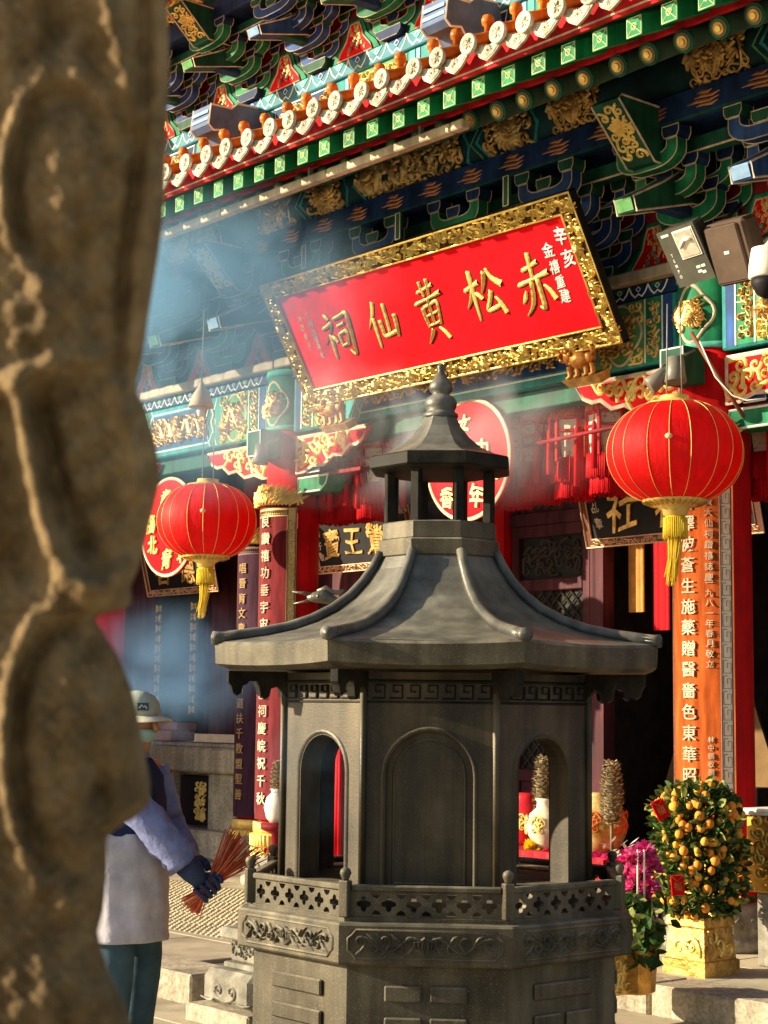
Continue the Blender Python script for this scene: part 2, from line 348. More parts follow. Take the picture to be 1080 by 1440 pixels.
def put_glyph(mb, ch, a, b, w, h, T, m=0, bold=0.012, th=0.12, wob=0.0, shear=0.0, seed=0, base=0.0):
    vs, fs = glyph(ch, bold, th); out = []
    for x, y, z in vs:
        if wob:
            x, y = x + wob * sin(5.3 * y + seed * 1.7) + wob * .6 * sin(9 * y - 4 * x + seed), y + wob * sin(4.7 * x + seed * 2.3) + wob * .5 * sin(8 * x + 5 * y)
        out.append((a + (x + shear * y) * w, b + y * h, base + (z + th / 2) * min(w, h)))
    return mb.add(out, fs, m, False, T)
def plate(outer, holes, depth):                                    # flat plate with holes: verts (a,b,c), c = 0..depth
    c = bpy.data.curves.new('plate', 'CURVE'); c.dimensions = '2D'; c.fill_mode = 'BOTH'; c.extrude = depth / 2
    for lp in [outer] + holes:
        sp = c.splines.new('POLY'); sp.points.add(len(lp) - 1); sp.use_cyclic_u = True
        for i, p in enumerate(lp): sp.points[i].co = (p[0], p[1], 0, 1)
    o = bpy.data.objects.new('plate', c); COL.objects.link(o)
    e = o.evaluated_get(bpy.context.evaluated_depsgraph_get()); me = e.to_mesh()
    r = ([(v.co.x, v.co.y, v.co.z + depth / 2) for v in me.vertices], [list(p.vertices) for p in me.polygons]); e.to_mesh_clear()
    bpy.data.objects.remove(o); bpy.data.curves.remove(c); return r
for ch in '祠仙黃松赤辛亥金禧重建澤被蒼生施藥贈醫嗇色東華昭大鑽誌慶一九八年春月敬立林中鶴撰陳啟源良讚功垂宇宙培園國皖祝千秋道': glyph(ch)
# ============================================================ ground and terrace
g = MB(); g.add([(-120, -120, -.03), (120, -120, -.03), (120, 120, -.03), (-120, 120, -.03)], [(0, 1, 2, 3)])
ground = tag(g.build('ground', PAVE), 'pale beige paved temple courtyard around the iron burner', 'ground', kind='structure')
slab_meshes = []
for k in range(4):
    b = MB(); b.bbox(-.597, .597, -.397, .397, -.035, 0, .004); slab_meshes.append(b.mesh('paving_slab', PAVE))
rnd = random.Random(4)
yy = -7.4
while yy < -1.6:
    xx = -8.6 + (.6 if int(round(yy * 10)) % 16 < 8 else 0)
    while xx < 5.4:
        if not (xx < -.9 and yy > -3.9) and not (yy > -2.0):
            o = obj('paving_slab', slab_meshes[rnd.randrange(4)], ground, False); o.location = (xx, yy, rnd.uniform(-.002, .001))
        xx += 1.2
    yy += .8
TZ = .12
ter = empty('terrace', (-3, 0, 0)); tag(ter, kind='structure')
b = MB(); b.box(-12, 6, -1.30, 8, -.03, TZ - .02); b.box(-12, -.85, -3.02, -1.30, -.03, TZ - .021)
b.build('terrace_core', GROUT, ter)
tile_m = MB(); tile_m.bbox(-.447, .447, -.297, .297, -.03, 0, .004); tile_m = tile_m.mesh('floor_slab', PAVE)
tact = MB(); tact.bbox(-.148, .148, -.148, .148, -.03, 0, .003)
for i in range(5):
    for j in range(5):
        x, y = -.116 + .058 * i, -.116 + .058 * j
        tact.lathe([(.019, -.001), (.017, .005), (.009, .008)], (x, y, 0), 7)
tact = tact.mesh('tactile_tile', PAVET)
def tact_zone(x, y): return -5.4 < x < -1.75 and -2.05 < y < -.5
yy = -2.72
row = 0
while yy < 1.2:
    xx = -9.9 + (.45 if row % 2 else 0)
    while xx < 4.6:
        if (yy > -1.0 or xx < -1.3) and not tact_zone(xx, yy):
            o = obj('floor_slab', tile_m, ter, False); o.matrix_parent_inverse = wm(ter).inverted(); o.location = (xx, yy, TZ + rnd.uniform(-.0015, .0015))
        xx += .9
    yy += .6; row += 1
for i in range(13):
    for j in range(6):
        o = obj('tactile_tile', tact, ter, False); o.matrix_parent_inverse = wm(ter).inverted(); o.location = (-5.55 + .3 * i, -2.2 + .3 * j, TZ + .001)
kb = MB(); kb.bbox(-.74, .74, -.17, .17, -.17, 0, .012); kb = kb.mesh('edge_stone', GRAN)
for i in range(5):
    o = obj('edge_stone', kb, ter); o.location = (.05 + 1.5 * i, -1.41, TZ + .012)
for i in range(6):
    o = obj('edge_stone', kb, ter); o.location = (-1.6 - 1.5 * i, -3.20, TZ + .012)
kb2 = MB(); kb2.bbox(-.17, .17, -.92, .92, -.17, 0, .012)
o = obj('edge_stone', kb2.mesh('edge_stone', GRAN), ter); o.location = (-.70, -2.26, TZ + .014)

# ============================================================ temple hall
hall = empty('temple_hall', (-3, 0, 0), 'ornate red and green Chinese temple hall with carved brackets, gilt beams and white-tipped roof tiles', 'temple')
CX = [0.0, -4.5, -7.55, 4.5]
ZC0, ZC1 = .40, 3.87
for i, cx in enumerate(CX):
    c = MB(); c.lathe([(.232, ZC0), (.228, ZC0 + .4), (.225, 2.2), (.222, ZC1)], (cx, 0, 0), 40)
    col = c.build('column', RED, hall)
    p = MB(); p.lathe([(.37, TZ), (.38, TZ + .03), (.38, TZ + .07), (.34, TZ + .09), (.35, TZ + .13), (.345, TZ + .20), (.31, TZ + .23), (.30, ZC0 - .02), (.275, ZC0)], (cx, 0, 0), 40)
    for k in range(22):                                   # carved petals round the drum
        a = 2 * pi * k / 22; T = cyl_T(cx, 0, .348, a)
        p.ridge([(-.03, TZ + .12), (-.035, TZ + .17), (0, TZ + .205), (.035, TZ + .17), (.02, TZ + .14), (0, TZ + .16)], .016, .014, T)
    p.build('plinth', GRAND, col)
    # painted head of the column
    h = MB(); h.lathe([(.228, ZC1), (.24, ZC1 + .002), (.24, ZC1 + .035), (.231, ZC1 + .04)], (cx, 0, 0), 40, 1)
    h.lathe([(.231, ZC1 + .04), (.231, 4.33)], (cx, 0, 0), 40, 0, cap=False); h.lathe([(.231, 4.33), (.242, 4.335), (.242, 4.385), (.2, 4.39)], (cx, 0, 0), 40, 1)
    T = cyl_T(cx, 0, .232)
    pts = [(.15 * cos(t) * (1 + .10 * cos(4 * t)), 4.10 + .17 * sin(t) * (1 + .10 * cos(4 * t))) for t in [2 * pi * q / 40 for q in range(41)]]
    h.ridge(pts, [.022] * 41, .010, T, 3)
    cap = h.build('column_head', [GREEN, TURQ, OGOLD, CREAM], col)
    r = MB(); dragon(r, .24, .24, 3 + i, T=lambda a, b, c, T=T: T(a, b + 4.10, c), r=.04, waves=1.5); flower(r, .03, -.03, .07, lambda a, b, c, T=T: T(a, b + 4.10, c + .01), ht=.02)
    r.build('medallion', OGOLD, col)

# ---- architrave between the columns
YB = -.15
def lappets(mb, x0, x1, z, hgt, y, mt=1, step=.165):
    n = max(1, int((x1 - x0) / step)); st = (x1 - x0) / n; T = XZ(y)
    for k in range(n):
        xc = x0 + st * (k + .5); f = st / .165
        mb.ridge([(xc - .085 * f, z + hgt), (xc - .06 * f, z + hgt * .45), (xc - .03 * f, z + hgt * .12), (xc, z + hgt * .35), (xc + .03 * f, z + hgt * .12), (xc + .06 * f, z + hgt * .45), (xc + .085 * f, z + hgt)],
                 [.013] * 7, .005, T, mt)
        mb.ridge([(xc, z + hgt * .9), (xc - .02 * f, z + hgt * .68), (xc, z + hgt * .5), (xc + .02 * f, z + hgt * .68), (xc, z + hgt * .9)], [.010] * 5, .005, T, mt)
        mb.add([(xc - .055 * f, z + hgt * .95, .002), (xc, z + hgt * .42, .002), (xc + .055 * f, z + hgt * .95, .002)], [(0, 1, 2)], 2 if k % 2 else 3, False, T)
bays = [(-10.6, -7.55), (-7.55, -4.5), (-4.5, 0.0), (0.0, 4.5)]
for bi, (xa, xb) in enumerate(bays):
    b = MB(); b.bbox(xa + .18, xb - .18, YB, .15, 3.845, 4.30, .012, 0)
    b.bbox(xa + .17, xb - .17, YB - .012, .14, 4.302, 4.392, .006, 4)
    lappets(b, xa + .25, xb - .25, 4.302, .088, YB - .013, 1)
    w = (xb - xa); cxm = (xa + xb) / 2; T = XZ(YB)
    # stripes and cartouche outlines
    for sgn in (-1, 1):
        e = xb - .22 if sgn > 0 else xa + .22
        x_ = sorted((e, e - sgn * .075)); b.box(x_[0], x_[1], YB - .004, YB, 3.86, 4.29, 3)
        x_ = sorted((e - sgn * .085, e - sgn * .225)); b.box(x_[0], x_[1], YB - .004, YB, 3.86, 4.29, 2)
        for q in (.080, .23): b.box(e - sgn * q - .005, e - sgn * q + .005, YB - .009, YB, 3.86, 4.29, 1)
        scrolls(b, .11, .39, bi * 5 + sgn + 9, .030, lambda a, bb, c, e=e, sgn=sgn: (e - sgn * .155 + a, YB - .004 - c, 4.075 + bb), 5)
        x_ = sorted((e - sgn * .24, e - sgn * .66)); b.box(x_[0], x_[1], YB - .003, YB, 3.86, 4.29, 6)
        for k in range(3):
            q = .72 + .05 * k; b.ridge([(e - sgn * q, 3.86), (e - sgn * (q + .09), 4.075), (e - sgn * q, 4.29)], [.012] * 3, .006, T, 1 if k != 1 else 7)
    x0, x1 = xa + 1.06, xb - 1.06
    if x1 - x0 > .3:
        b.ridge([(x0, 3.90), (x1, 3.90), (x1 + .1, 4.075), (x1, 4.25), (x0, 4.25), (x0 - .1, 4.075), (x0, 3.90)], [.014] * 7, .006, T, 1)
        b.box(x0, x1, YB - .003, YB, 3.92, 4.23, 3)
    beam = b.build('architrave', [TEAL, WLINE, GREEN, BLUE, NAVY, OGOLD, LGREEN, TURQ], hall)
    for sgn in (-1, 1):
        e = (xb - .22 - .45) if sgn > 0 else (xa + .22 + .45)
        r = MB(); Td = lambda a, bb, c, e=e: (e + a, YB - .003 - c, 4.075 + bb)
        pts = [(.17 * cos(t) * (1 + .10 * cos(4 * t)), .19 * sin(t) * (1 + .08 * cos(4 * t))) for t in [2 * pi * q / 32 for q in range(33)]]
        r.ridge(pts, [.018] * 33, .012, Td, 1); dragon(r, .28, .30, bi * 2 + sgn + 20, Td, 0, r=.045, waves=1.4); scrolls(r, .40, .42, bi + 77, .033, Td, 2, inside=lambda x, y: (x / .18) ** 2 + (y / .2) ** 2 > 1.1)
        r.build('dragon_panel', [OGOLD, CREAM, GOLDP], beam)
    r = MB(); Td = lambda a, bb, c, cxm=cxm: (cxm + a, YB - .003 - c, 4.075 + bb)
    for sgn in (-1, 1): dragon(r, (x1 - x0) * .48, .27, bi + 40 + sgn, Td, 0, cx=sgn * (x1 - x0) * .25, r=.04, waves=2.5, d=sgn)
    r.build('dragon_panel', OGOLD, beam)
    # tan ledge board over the architrave
    s = MB(); s.bbox(xa + .002, xb - .002, -.235, .2, 4.400, 4.478, .01); s.build('ledge_board', STRIP, hall)
    # lower tie and spandrel wings
    t = MB(); t.bbox(xa + .2, xb - .2, -.07, .07, 3.70, 3.835, .008); t.build('tie_beam', DGREEN, hall)
    for sgn in (-1, 1):
        e = xb - .19 if sgn > 0 else xa + .19
        pts = [(0, 3.80), (.93, 3.80), (.86, 3.70), (.78, 3.665), (.70, 3.67), (.60, 3.60), (.48, 3.61), (.36, 3.54), (.22, 3.55), (.10, 3.51), (0, 3.50)]
        poly = [(e - sgn * a, bb) for a, bb in pts]
        q = MB(); q.prism(poly, -.115, -.072, fronty, 0)
        q.ridge(poly + poly[:1], [.030] * (len(poly) + 1), .012, XZ(-.115), 1)
        sp = q.build('spandrel', [REDP, CREAM], hall)
        r = MB(); Ts = lambda a, bb, c, e=e, sgn=sgn: (e - sgn * (.40 + a), -.115 - c, 3.66 + bb)
        ins = lambda x, y: y > -.12 + .30 * (x + .40) / .9 - .03 and x < .40
        scrolls(r, .80, .26, bi * 3 + sgn + 60, .052, Ts, 0, inside=ins, ht=.022, wd=.03, dens=1.6)
        r.build('gilt_scrollwork', GOLDP, sp)
        o = MB(); o.bbox(e - sgn * .0 - .03, e + .03, -.36, -.22, 3.62, 3.86, .008); 
# outward beam heads on the columns under the architrave
for cx in CX[:3]:
    o = MB(); o.bbox(cx - .10, cx + .10, -.42, -.205, 3.63, 3.858, .01, 0)
    o.ridge([(cx - .09, 3.64), (cx + .09, 3.64), (cx + .09, 3.848), (cx - .09, 3.848), (cx - .09, 3.64)], [.014] * 5, .005, XZ(-.42), 1)
    o.build('beam_head', [DGREEN, WLINE], hall)
# short tie brackets on the right flank of the columns
for cx in CX[:2]:
    o = MB(); pl_ = [(cx + .20, 3.34), (cx + .50, 3.34), (cx + .57, 3.39), (cx + .60, 3.46), (cx + .20, 3.46)]
    o.prism(pl_, -.10, .10, fronty, 0); o.tube([(a, -.103, b_) for a, b_ in pl_], .008, 4, 1, closed=True, smooth=False); o.bbox(cx + .18, cx + .95, -.05, .05, 3.462, 3.495, .004, 2)
    o.bbox(cx + .30, cx + .48, -.09, .09, 3.497, 3.56, .006, 3); o.tube([(cx + .305, -.093, 3.50), (cx + .475, -.093, 3.50), (cx + .475, -.093, 3.557), (cx + .305, -.093, 3.557)], .006, 4, 1, closed=True, smooth=False)
    o.build('tie_bracket', [GREEN, WLINE, DRED, BLUE], hall)
# ---- bracket sets
def boat(L, H, th=.085):
    e = .085; pts = [(-L / 2, H), (-L / 2, H * .62)]
    x1, x0 = L / 2, L * .14
    arc = [(x0 + (x1 - x0) * sin(t), H * .62 * (1 - cos(t))) for t in [pi / 2 * q / 5 for q in range(6)]]
    pts = [(-a, b) for a, b in reversed(arc)] + arc; pts = [(-L / 2, H)] + pts + [(L / 2, H)]
    xi = L / 2 - e; arc2 = [(x0 * .9 + (xi - x0 * .9) * sin(t), th + (H * .8 - th) * (1 - cos(t))) for t in [pi / 2 * q / 4 for q in range(5)]]
    pts += [(xi, H)] + list(reversed(arc2)) + [(-a, b) for a, b in arc2] + [(-xi, H)]
    return pts
def edged(mb, poly, c0, c1, T, m, me, r=.0042):
    mb.prism(poly, c0, c1, T, m)
    for c in (c0, c1): mb.tube([T(a, b, c) for a, b in poly], r, 4, me, closed=True, smooth=False)
def blockpoly(xc, z, w0=.10, w1=.135, h=.075): return [(xc - w0 / 2, z), (xc + w0 / 2, z), (xc + w1 / 2, z + h * .45), (xc + w1 / 2, z + h), (xc - w1 / 2, z + h), (xc - w1 / 2, z + h * .45)]
def arm_mesh(L, H, blue):
    mb = MB(); edged(mb, boat(L, H), -.045, .045, fronty, 0, 1)
    for xc in (-L / 2 + .043, 0, L / 2 - .043):
        z = H if xc else .085; edged(mb, blockpoly(xc, z + .002), -.058, .058, fronty, 2, 1, .004)
    return mb.mesh('bracket_arm', [BLUE if blue else GREEN, CREAM, DGREEN if blue else NAVY])
ARMS = {(L, bl): arm_mesh(L, H, bl) for (L, H) in ((.50, .165), (.74, .165)) for bl in (0, 1)}
def beak_mesh(blue):
    mb = MB(); prof = [(-.08, .53), (-.42, .50), (-.58, .40), (-.86, .255), (-.83, .165), (-.30, .315), (-.08, .33)]
    edged(mb, prof, -.08, .08, sidex, 0, 1, .007)
    mb.prism([(-.87, .245), (-.87 + .0, .250), (-.842, .172), (-.838, .172)], -.066, .066, sidex, 2)
    return mb.mesh('beak', [BLUE if blue else DGREEN, CREAM, LBLUE if blue else LGREEN])
def seat_mesh(blue):
    mb = MB(); edged(mb, [(-.10, 0), (.10, 0), (.14, .05), (.14, .10), (-.14, .10), (-.14, .05)], -.13, .13, fronty, 0, 1)
    mb.bbox(-.05, .05, -.60, .12, .245, .33, .006, 0)
    return mb.mesh('bracket_set', [DGREEN if blue else NAVY, CREAM])
def head_mesh(blue):
    mb = MB(); prof = [(-.1, .86), (-1.0, .86), (-1.03, .83), (-.70, .50), (-.1, .50)]
    edged(mb, prof, -.115, .115, sidex, 0, 1, .008)
    return mb.mesh('beam_head', [BLUE if blue else DGREEN, CREAM])
_u = Vector((1, 0, 0)); _v = (Vector((0, -1.03, .83)) - Vector((0, -.70, .50)))
def head_relief():
    mb = MB(); T = plane_T((0, -.865, .665), _u, _v); scrolls(mb, .19, .40, 5, .036, T, 0, ht=.014, wd=.020, dens=1.5); flower(mb, 0, .05, .06, T, 0, 2)
    return mb.mesh('gilt_flowers', GOLDP)
BEAK = [beak_mesh(0), beak_mesh(1)]; SEAT = [seat_mesh(0), seat_mesh(1)]; HEADM = [head_mesh(0), head_mesh(1)]; HREL = head_relief()
def bracket_set(x, y, z, blue, head, sy=1.0, sz=1.0, short=False):
    s = obj('bracket_set', SEAT[blue], hall, True); s.location = (x, y, z); s.scale = (1, sy, sz)
    def sub(name, me, loc):
        o = bpy.data.objects.new(name, me); COL.objects.link(o); o.parent = s; o.location = loc; return o
    for (yy, zz, L) in ((-.02, .10, .50), (-.02, .27, .74), (-.22, .22, .50), (-.22, .39, .74), (-.42, .34, .50), (-.60, .475, .50)):
        sub('bracket_arm', ARMS[(L, blue)], (0, yy, zz))
    bk_ = sub('beak', BEAK[blue], (0, 0, 0))
    if short: bk_.scale = (1, .62, 1); bk_.location = (0, 0, .04)
    if head: h = sub('beam_head', HEADM[blue], (0, 0, 0)); sub('gilt_flowers', HREL, (0, 0, 0))
ZB = 4.48
k = 0
for i in range(-10, 4):
    x = .9 * i; bracket_set(x, 0.0, ZB, abs(i) % 2, i in (0, -5) or i == -9, short=-5 < i < 0)
UPZB, UPY = 6.70, -.38
UX = [-4.6 + .93 * k for k in range(-4, 7)]
for j, x in enumerate(UX): bracket_set(x, UPY, UPZB, (j + 0) % 2, j in (4, 7), .84, .76)
# flame panels between the bracket sets
def flame_mesh():
    poly = [(-.215, 0), (.215, 0), (.19, .06), (.10, .17), (.075, .26), (.05, .315), (-.05, .315), (-.075, .26), (-.10, .17), (-.19, .06)]
    mb = MB()
    big = [(a * 1.75, b * 1.22 - .001) for a, b in poly]; mid = [(a * 1.35, b * 1.11 - .001) for a, b in poly]
    mb.prism([(-.45, -.002), (.45, -.002), (.45, .46), (-.45, .46)], .0, .02, fronty, 3)
    mb.prism(big, -.012, 0, fronty, 2); mb.prism(mid, -.024, -.012, fronty, 1); mb.prism(poly, -.034, -.024, fronty, 0)
    mb.tube([(a, -.034, b) for a, b in poly], .007, 4, 4, closed=True, smooth=False)
    return mb.mesh('flame_panel', [REDP, GREEN, DGREEN, DRED, CREAM])
def flame_relief():
    mb = MB(); T = XZ(-.034); rnd = random.Random(3)
    for k in range(34):
        y = .02 + .26 * (k / 34) ** .8; hw = .17 * (1 - y / .36) ** 1.2; x = rnd.uniform(-hw, hw)
        h = rnd.uniform(.04, .075); d = rnd.choice((-1, 1)) * .012
        mb.ridge([(x, y), (x + d, y + h * .35), (x - d * .6, y + h * .7), (x + d * .8, min(.31, y + h))], [.012, .014, .009, .002], .009, T, 0)
    for x, y in ((0, .13), (-.045, .075), (.045, .075)):
        mb.ball((x, -.044, y), .022, 8, 1, (1, .6, 1.15))
    return mb.mesh('gilt_flames', [OGOLD, GREYM])
FLM, FLR = flame_mesh(), flame_relief()
def flame(x, y, z, sx=1, sz=1):
    o = obj('flame_panel', FLM, hall); o.location = (x, y, z); o.scale = (sx, 1, sz)
    c = bpy.data.objects.new('gilt_flames', FLR); COL.objects.link(c); c.parent = o
for i in range(-10, 3): flame(.9 * i + .45, -.03, ZB + .001)
for j in range(len(UX) - 1): flame((UX[j] + UX[j + 1]) / 2, UPY - .03, UPZB + .001, 1, .84)
# tie rails running through the bracket rows
def rails(x0, x1, y0, zb, sy, sz):
    for (yy, za, zc, mm) in ((-.02, .52, .64, NAVY), (-.22, .64, .74, NAVY), (-.42, .58, .68, DGREEN), (.06, .46, 1.2, NAVY)):
        b = MB(); b.box(x0, x1, y0 + (yy - .04) * sy, y0 + (yy + .04) * sy, zb + za * sz, zb + zc * sz, 0)
        b.box(x0, x1, y0 + (yy - .046) * sy, y0 + (yy - .04) * sy, zb + za * sz, zb + (za + .012) * sz, 1)
        b.build('tie_rail', [mm, CREAM], hall)
    b = MB(); b.box(x0, x1, y0 - .045 * sy, y0 - .035 * sy, zb + .36 * sz, zb + .515 * sz); b.build('backing_board', DRED, hall)
    b = MB(); b.box(x0, x1, y0 - .60 * sy, y0 + .02 * sy, zb + .755 * sz, zb + .775 * sz); b.build('bracket_soffit', NAVY, hall)
rails(-10.5, 4.4, 0, ZB, 1, 1); rails(-10.5, 4.4, UPY, UPZB, .84, .76)
# ---- eave purlin with gilt reliefs, frieze below
PYc, PZc, PR = -.52, 5.545, .165
pu = MB(); prof = [(PYc + PR * cos(t), PZc + PR * sin(t)) for t in [2 * pi * q / 28 for q in range(28)]]
pu.prism(prof, -10.5, 4.5, sidex, 0)
for f in range(len(pu.s)): pu.s[f] = f > 1
purlin = pu.build('eave_purlin', mat('dark_teal_paint', (0.012, 0.040, 0.042), .5, var=.35, scale=5), hall)
def pur_T(xc): return lambda a, b, c: (xc + a, PYc - (PR + .004 + c) * cos((b) / PR - .22), PZc + (PR + .004 + c) * sin(b / PR - .22))
def pur_border(mb, hw, T):
    hh = .19
    mb.ridge([(-hw, hh), (-hw + .05, hh * .55), (-hw - .02, 0), (-hw + .05, -hh * .55), (-hw, -hh)], [.03] * 5, .014, T, 1)
    mb.ridge([(hw, hh), (hw - .05, hh * .55), (hw + .02, 0), (hw - .05, -hh * .55), (hw, -hh)], [.03] * 5, .014, T, 1)
def pur_dragon(xc, L, seed):
    mb = MB(); T = pur_T(xc); dragon(mb, L * .92, .36, seed, T, 0, r=.052, waves=3.2); pur_border(mb, L / 2, T); return mb.build('dragon_relief', [OGOLD, TEAL], purlin)
def pur_flower(xc, L, seed):
    mb = MB(); T = pur_T(xc); flower(mb, 0, 0, .14, T, 0, 4, .016); scrolls(mb, L * .95, .36, seed, .042, T, 0, inside=lambda x, y: x * x + y * y > .02, dens=1.3)
    pur_border(mb, L / 2 + .03, T); mb.ridge([(-L / 2 - .09, .19), (-L / 2 - .045, .1), (-L / 2 - .11, 0), (-L / 2 - .045, -.1), (-L / 2 - .09, -.19)], [.02] * 5, .01, T, 2)
    return mb.build('flower_relief', [OGOLD, TEAL, LGREEN], purlin)
def pur_bird(xc, L, seed):
    mb = MB(); T = pur_T(xc); dragon(mb, .34, .30, seed, T, 0, r=.045, waves=1.6); flower(mb, -.05, .02, .07, T, 0, 2, .03)
    pts = [(.19 * cos(t), .165 * sin(t)) for t in [2 * pi * q / 28 for q in range(29)]]; mb.ridge(pts, [.016] * 29, .012, T, 0)
    scrolls(mb, L, .37, seed, .036, T, 0, inside=lambda x, y: (x / .2) ** 2 + (y / .17) ** 2 > 1.15, dens=1.3); return mb.build('phoenix_relief', [OGOLD], purlin)
for bi, (c, hw) in enumerate(((-2.25, 1), (-6.05, .72), (2.25, 1), (-9.2, .72))):
    pur_dragon(c, 1.25 * hw, 3 + bi)
    for sgn in (-1, 1):
        pur_flower(c + sgn * 1.02 * hw, .50 * hw, 11 + bi + sgn); pur_bird(c + sgn * 1.66 * hw, .46 * hw, 31 + bi + sgn)
fr = MB(); fr.box(-10.5, 4.5, -.655, -.61, 5.205, 5.385, 0); fr.box(-10.5, 4.5, -.659, -.655, 5.205, 5.22, 1)
frieze = fr.build('frieze', [NAVY, DGREEN], hall)
cl = MB(); T = XZ(-.932)
for (x, z, w) in ((0, .045, .06), (.02, .018, .10), (-.01, -.010, .125), (.02, -.036, .085)):
    cl.ridge([(x - w, z), (x - w * .4, z + .006), (x + w * .4, z - .004), (x + w, z + .005)], [.004, .024, .024, .004], .008, lambda a, b, c: (a, -.657 - c, b))
cl = cl.mesh('cloud_motif', mat('copper_gilt', (.42, .17, .07), .42, metal=.5, var=.3))
for i in range(32):
    x = -9.6 + .42 * i
    o = obj('cloud_motif', cl, frieze); o.location = (x, 0, 5.295)
# ---- rafters, fascia, tiles
rr = MB(); y0, z0, y1, z1 = -1.65, 5.195, -.40, 5.86
rr.tube([(0, y0, z0), (0, y1, z1)], .062, 14, 0)
rr = rr.mesh('round_rafter', mat('rafter_green', (0.030, 0.060, 0.035), .5, var=.3))
re = MB(); dv = Vector((0, y0 - y1, z0 - z1)).normalized(); u = Vector((1, 0, 0)); v = u.cross(dv) * -1
for k, (r, h, m) in enumerate(((.066, .004, 1), (.050, .010, 2), (.034, .016, 3), (.018, .024, 0))):
    c = Vector((0, y0, z0)) + dv * h
    ring = [c + (u * cos(2 * pi * q / 14) + v * sin(2 * pi * q / 14)) * r for q in range(14)]; back = [p - dv * .02 for p in ring]
    re.loft([back, ring], m, False)
re = re.mesh('rafter_end', [GOLD, DGREEN, mat('olive_ring', (.16, .15, .07), .5), OGOLD])
sr = MB(); sr.prism([(-1.95, 5.165), (-1.95, 5.278), (-1.2, 5.61), (-1.2, 5.50)], -.056, .056, sidex, 0); sr = sr.mesh('square_rafter', BGREEN)
se = MB(); se.box(-.056, .056, -1.956, -1.951, 5.164, 5.279, 1); T = XZ(-1.956)
for pts in ([(-.05, 5.170), (.05, 5.170), (.05, 5.273), (-.05, 5.273), (-.05, 5.170)], [(-.05, 5.172), (.05, 5.272)], [(.05, 5.172), (-.05, 5.272)]):
    se.ridge(pts, [.007 if len(pts) > 2 else .0045] * len(pts), .004, T, 0)
se.ridge([(.018 * cos(t), 5.222 + .018 * sin(t)) for t in [2 * pi * q / 10 for q in range(11)]], [.008] * 11, .007, T, 0)
for sx in ():
    se.ridge([(sx * .045, 5.19), (sx * .022, 5.222), (sx * .045, 5.254)], [.006] * 3, .005, T, 0); 
se = se.mesh('rafter_end', [mat('pale_gold_line', (.52, .56, .26), .5, var=.2), BGREEN])
st = .2445
for i in range(-42, 19):
    x = .662 + st * (i - 1)
    if x > 4.4 or x < -9.6: continue
    o = obj('round_rafter', rr, hall); o.location = (x + rnd.uniform(-.006, .006), rnd.uniform(-.01, .01), rnd.uniform(-.005, .005)); c = obj('rafter_end', re, o, False)
    x2 = 1.069 + st * (i - 2)
    o = obj('square_rafter', sr, hall); o.location = (x2 + rnd.uniform(-.006, .006), rnd.uniform(-.006, .006), rnd.uniform(-.004, .004)); c = obj('rafter_end', se, o, False)
b = MB(); b.prism([(-1.62, 5.275), (-1.62, 5.285), (-.35, 5.96), (-.35, 5.95)], -10.5, 4.5, sidex, 0); b.build('eave_board', DRED, hall)
b = MB(); b.prism([(-1.69, 5.255), (-1.69, 5.315), (-1.66, 5.315), (-1.66, 5.255)], -10.5, 4.5, sidex, 0); b.build('inner_eave_batten', REDF, hall)
b = MB(); b.prism([(-1.99, 5.285), (-1.99, 5.30), (-1.15, 5.68), (-1.15, 5.66)], -10.5, 4.5, sidex, 0); b.build('eave_board', BGREEN, hall)
b = MB(); b.prism([(-2.00, 5.282), (-2.05, 5.40), (-2.02, 5.41), (-1.97, 5.29)], -10.5, 4.5, sidex, 0); b.prism([(-2.014, 5.300), (-2.017, 5.308), (-2.010, 5.310), (-2.006, 5.30)], -10.5, 4.5, sidex, 1)
b.build('fascia', [REDF, CREAM], hall)
# roof tiles
def RZ(y): return 5.415 + (y + 2.10) * .42 + max(0, y + 2.10) ** 2 * .06
bt = MB(); ys = [-2.13, -1.95, -1.7, -1.4, -1.1, -.8, -.5]
rings = []
for y in ys: rings.append([Vector((.056 * cos(t), y, RZ(y) + .056 * sin(t))) for t in [-.3 + (pi + .6) * q / 10 for q in range(11)]])
bt.loft(rings, 0, True, cap=False); bt = bt.mesh('roof_tile', TILEO)
te = MB(); te.lathe([(.001, .010), (.042, .011), (.050, .018), (.063, .016), (.065, 0), (.058, -.012)], (0, 0, 0), 20, 0); T2 = lambda a, b, c: (a, b, .014 + c)
for k in range(6):
    a = 2 * pi * k / 6; te.ridge([(.010 * cos(a), .010 * sin(a)), (.036 * cos(a), .036 * sin(a))], .014, .010, T2)
te.v = [(x, -2.13 - z, RZ(-2.13) + y) for x, y, z in te.v]; te = te.mesh('tile_end', TILEW)
dt = MB(); poly = [(-.105, .035), (-.11, -.01), (-.06, -.062), (0, -.095), (.06, -.062), (.11, -.01), (.105, .035), (0, -.005)]
dt.prism(poly, 0, .018, lambda a, b, c: (a, -2.105 + .10 * b + c, RZ(-2.13) - .035 + b), 0)
dt.ridge([(a * .82, b * .8 - .004) for a, b in poly[1:6]], [.016] * 5, .010, lambda a, b, c: (a, -2.105 + .10 * b - c, RZ(-2.13) - .035 + b), 0)
flower(dt, 0, -.03, .035, lambda a, b, c: (a, -2.105 + .10 * b - c, RZ(-2.13) - .035 + b), 0, 1, .008)
dt = dt.mesh('drip_tile', TILEW)
kn = MB(); kn.lathe([(.02, 0), (.022, .035), (.036, .045), (.040, .07), (.032, .095), (.012, .105)], (0, -1.99, RZ(-1.99) + .050), 12); kn = kn.mesh('tile_knob', TILEO)
pant = MB(); rings = []
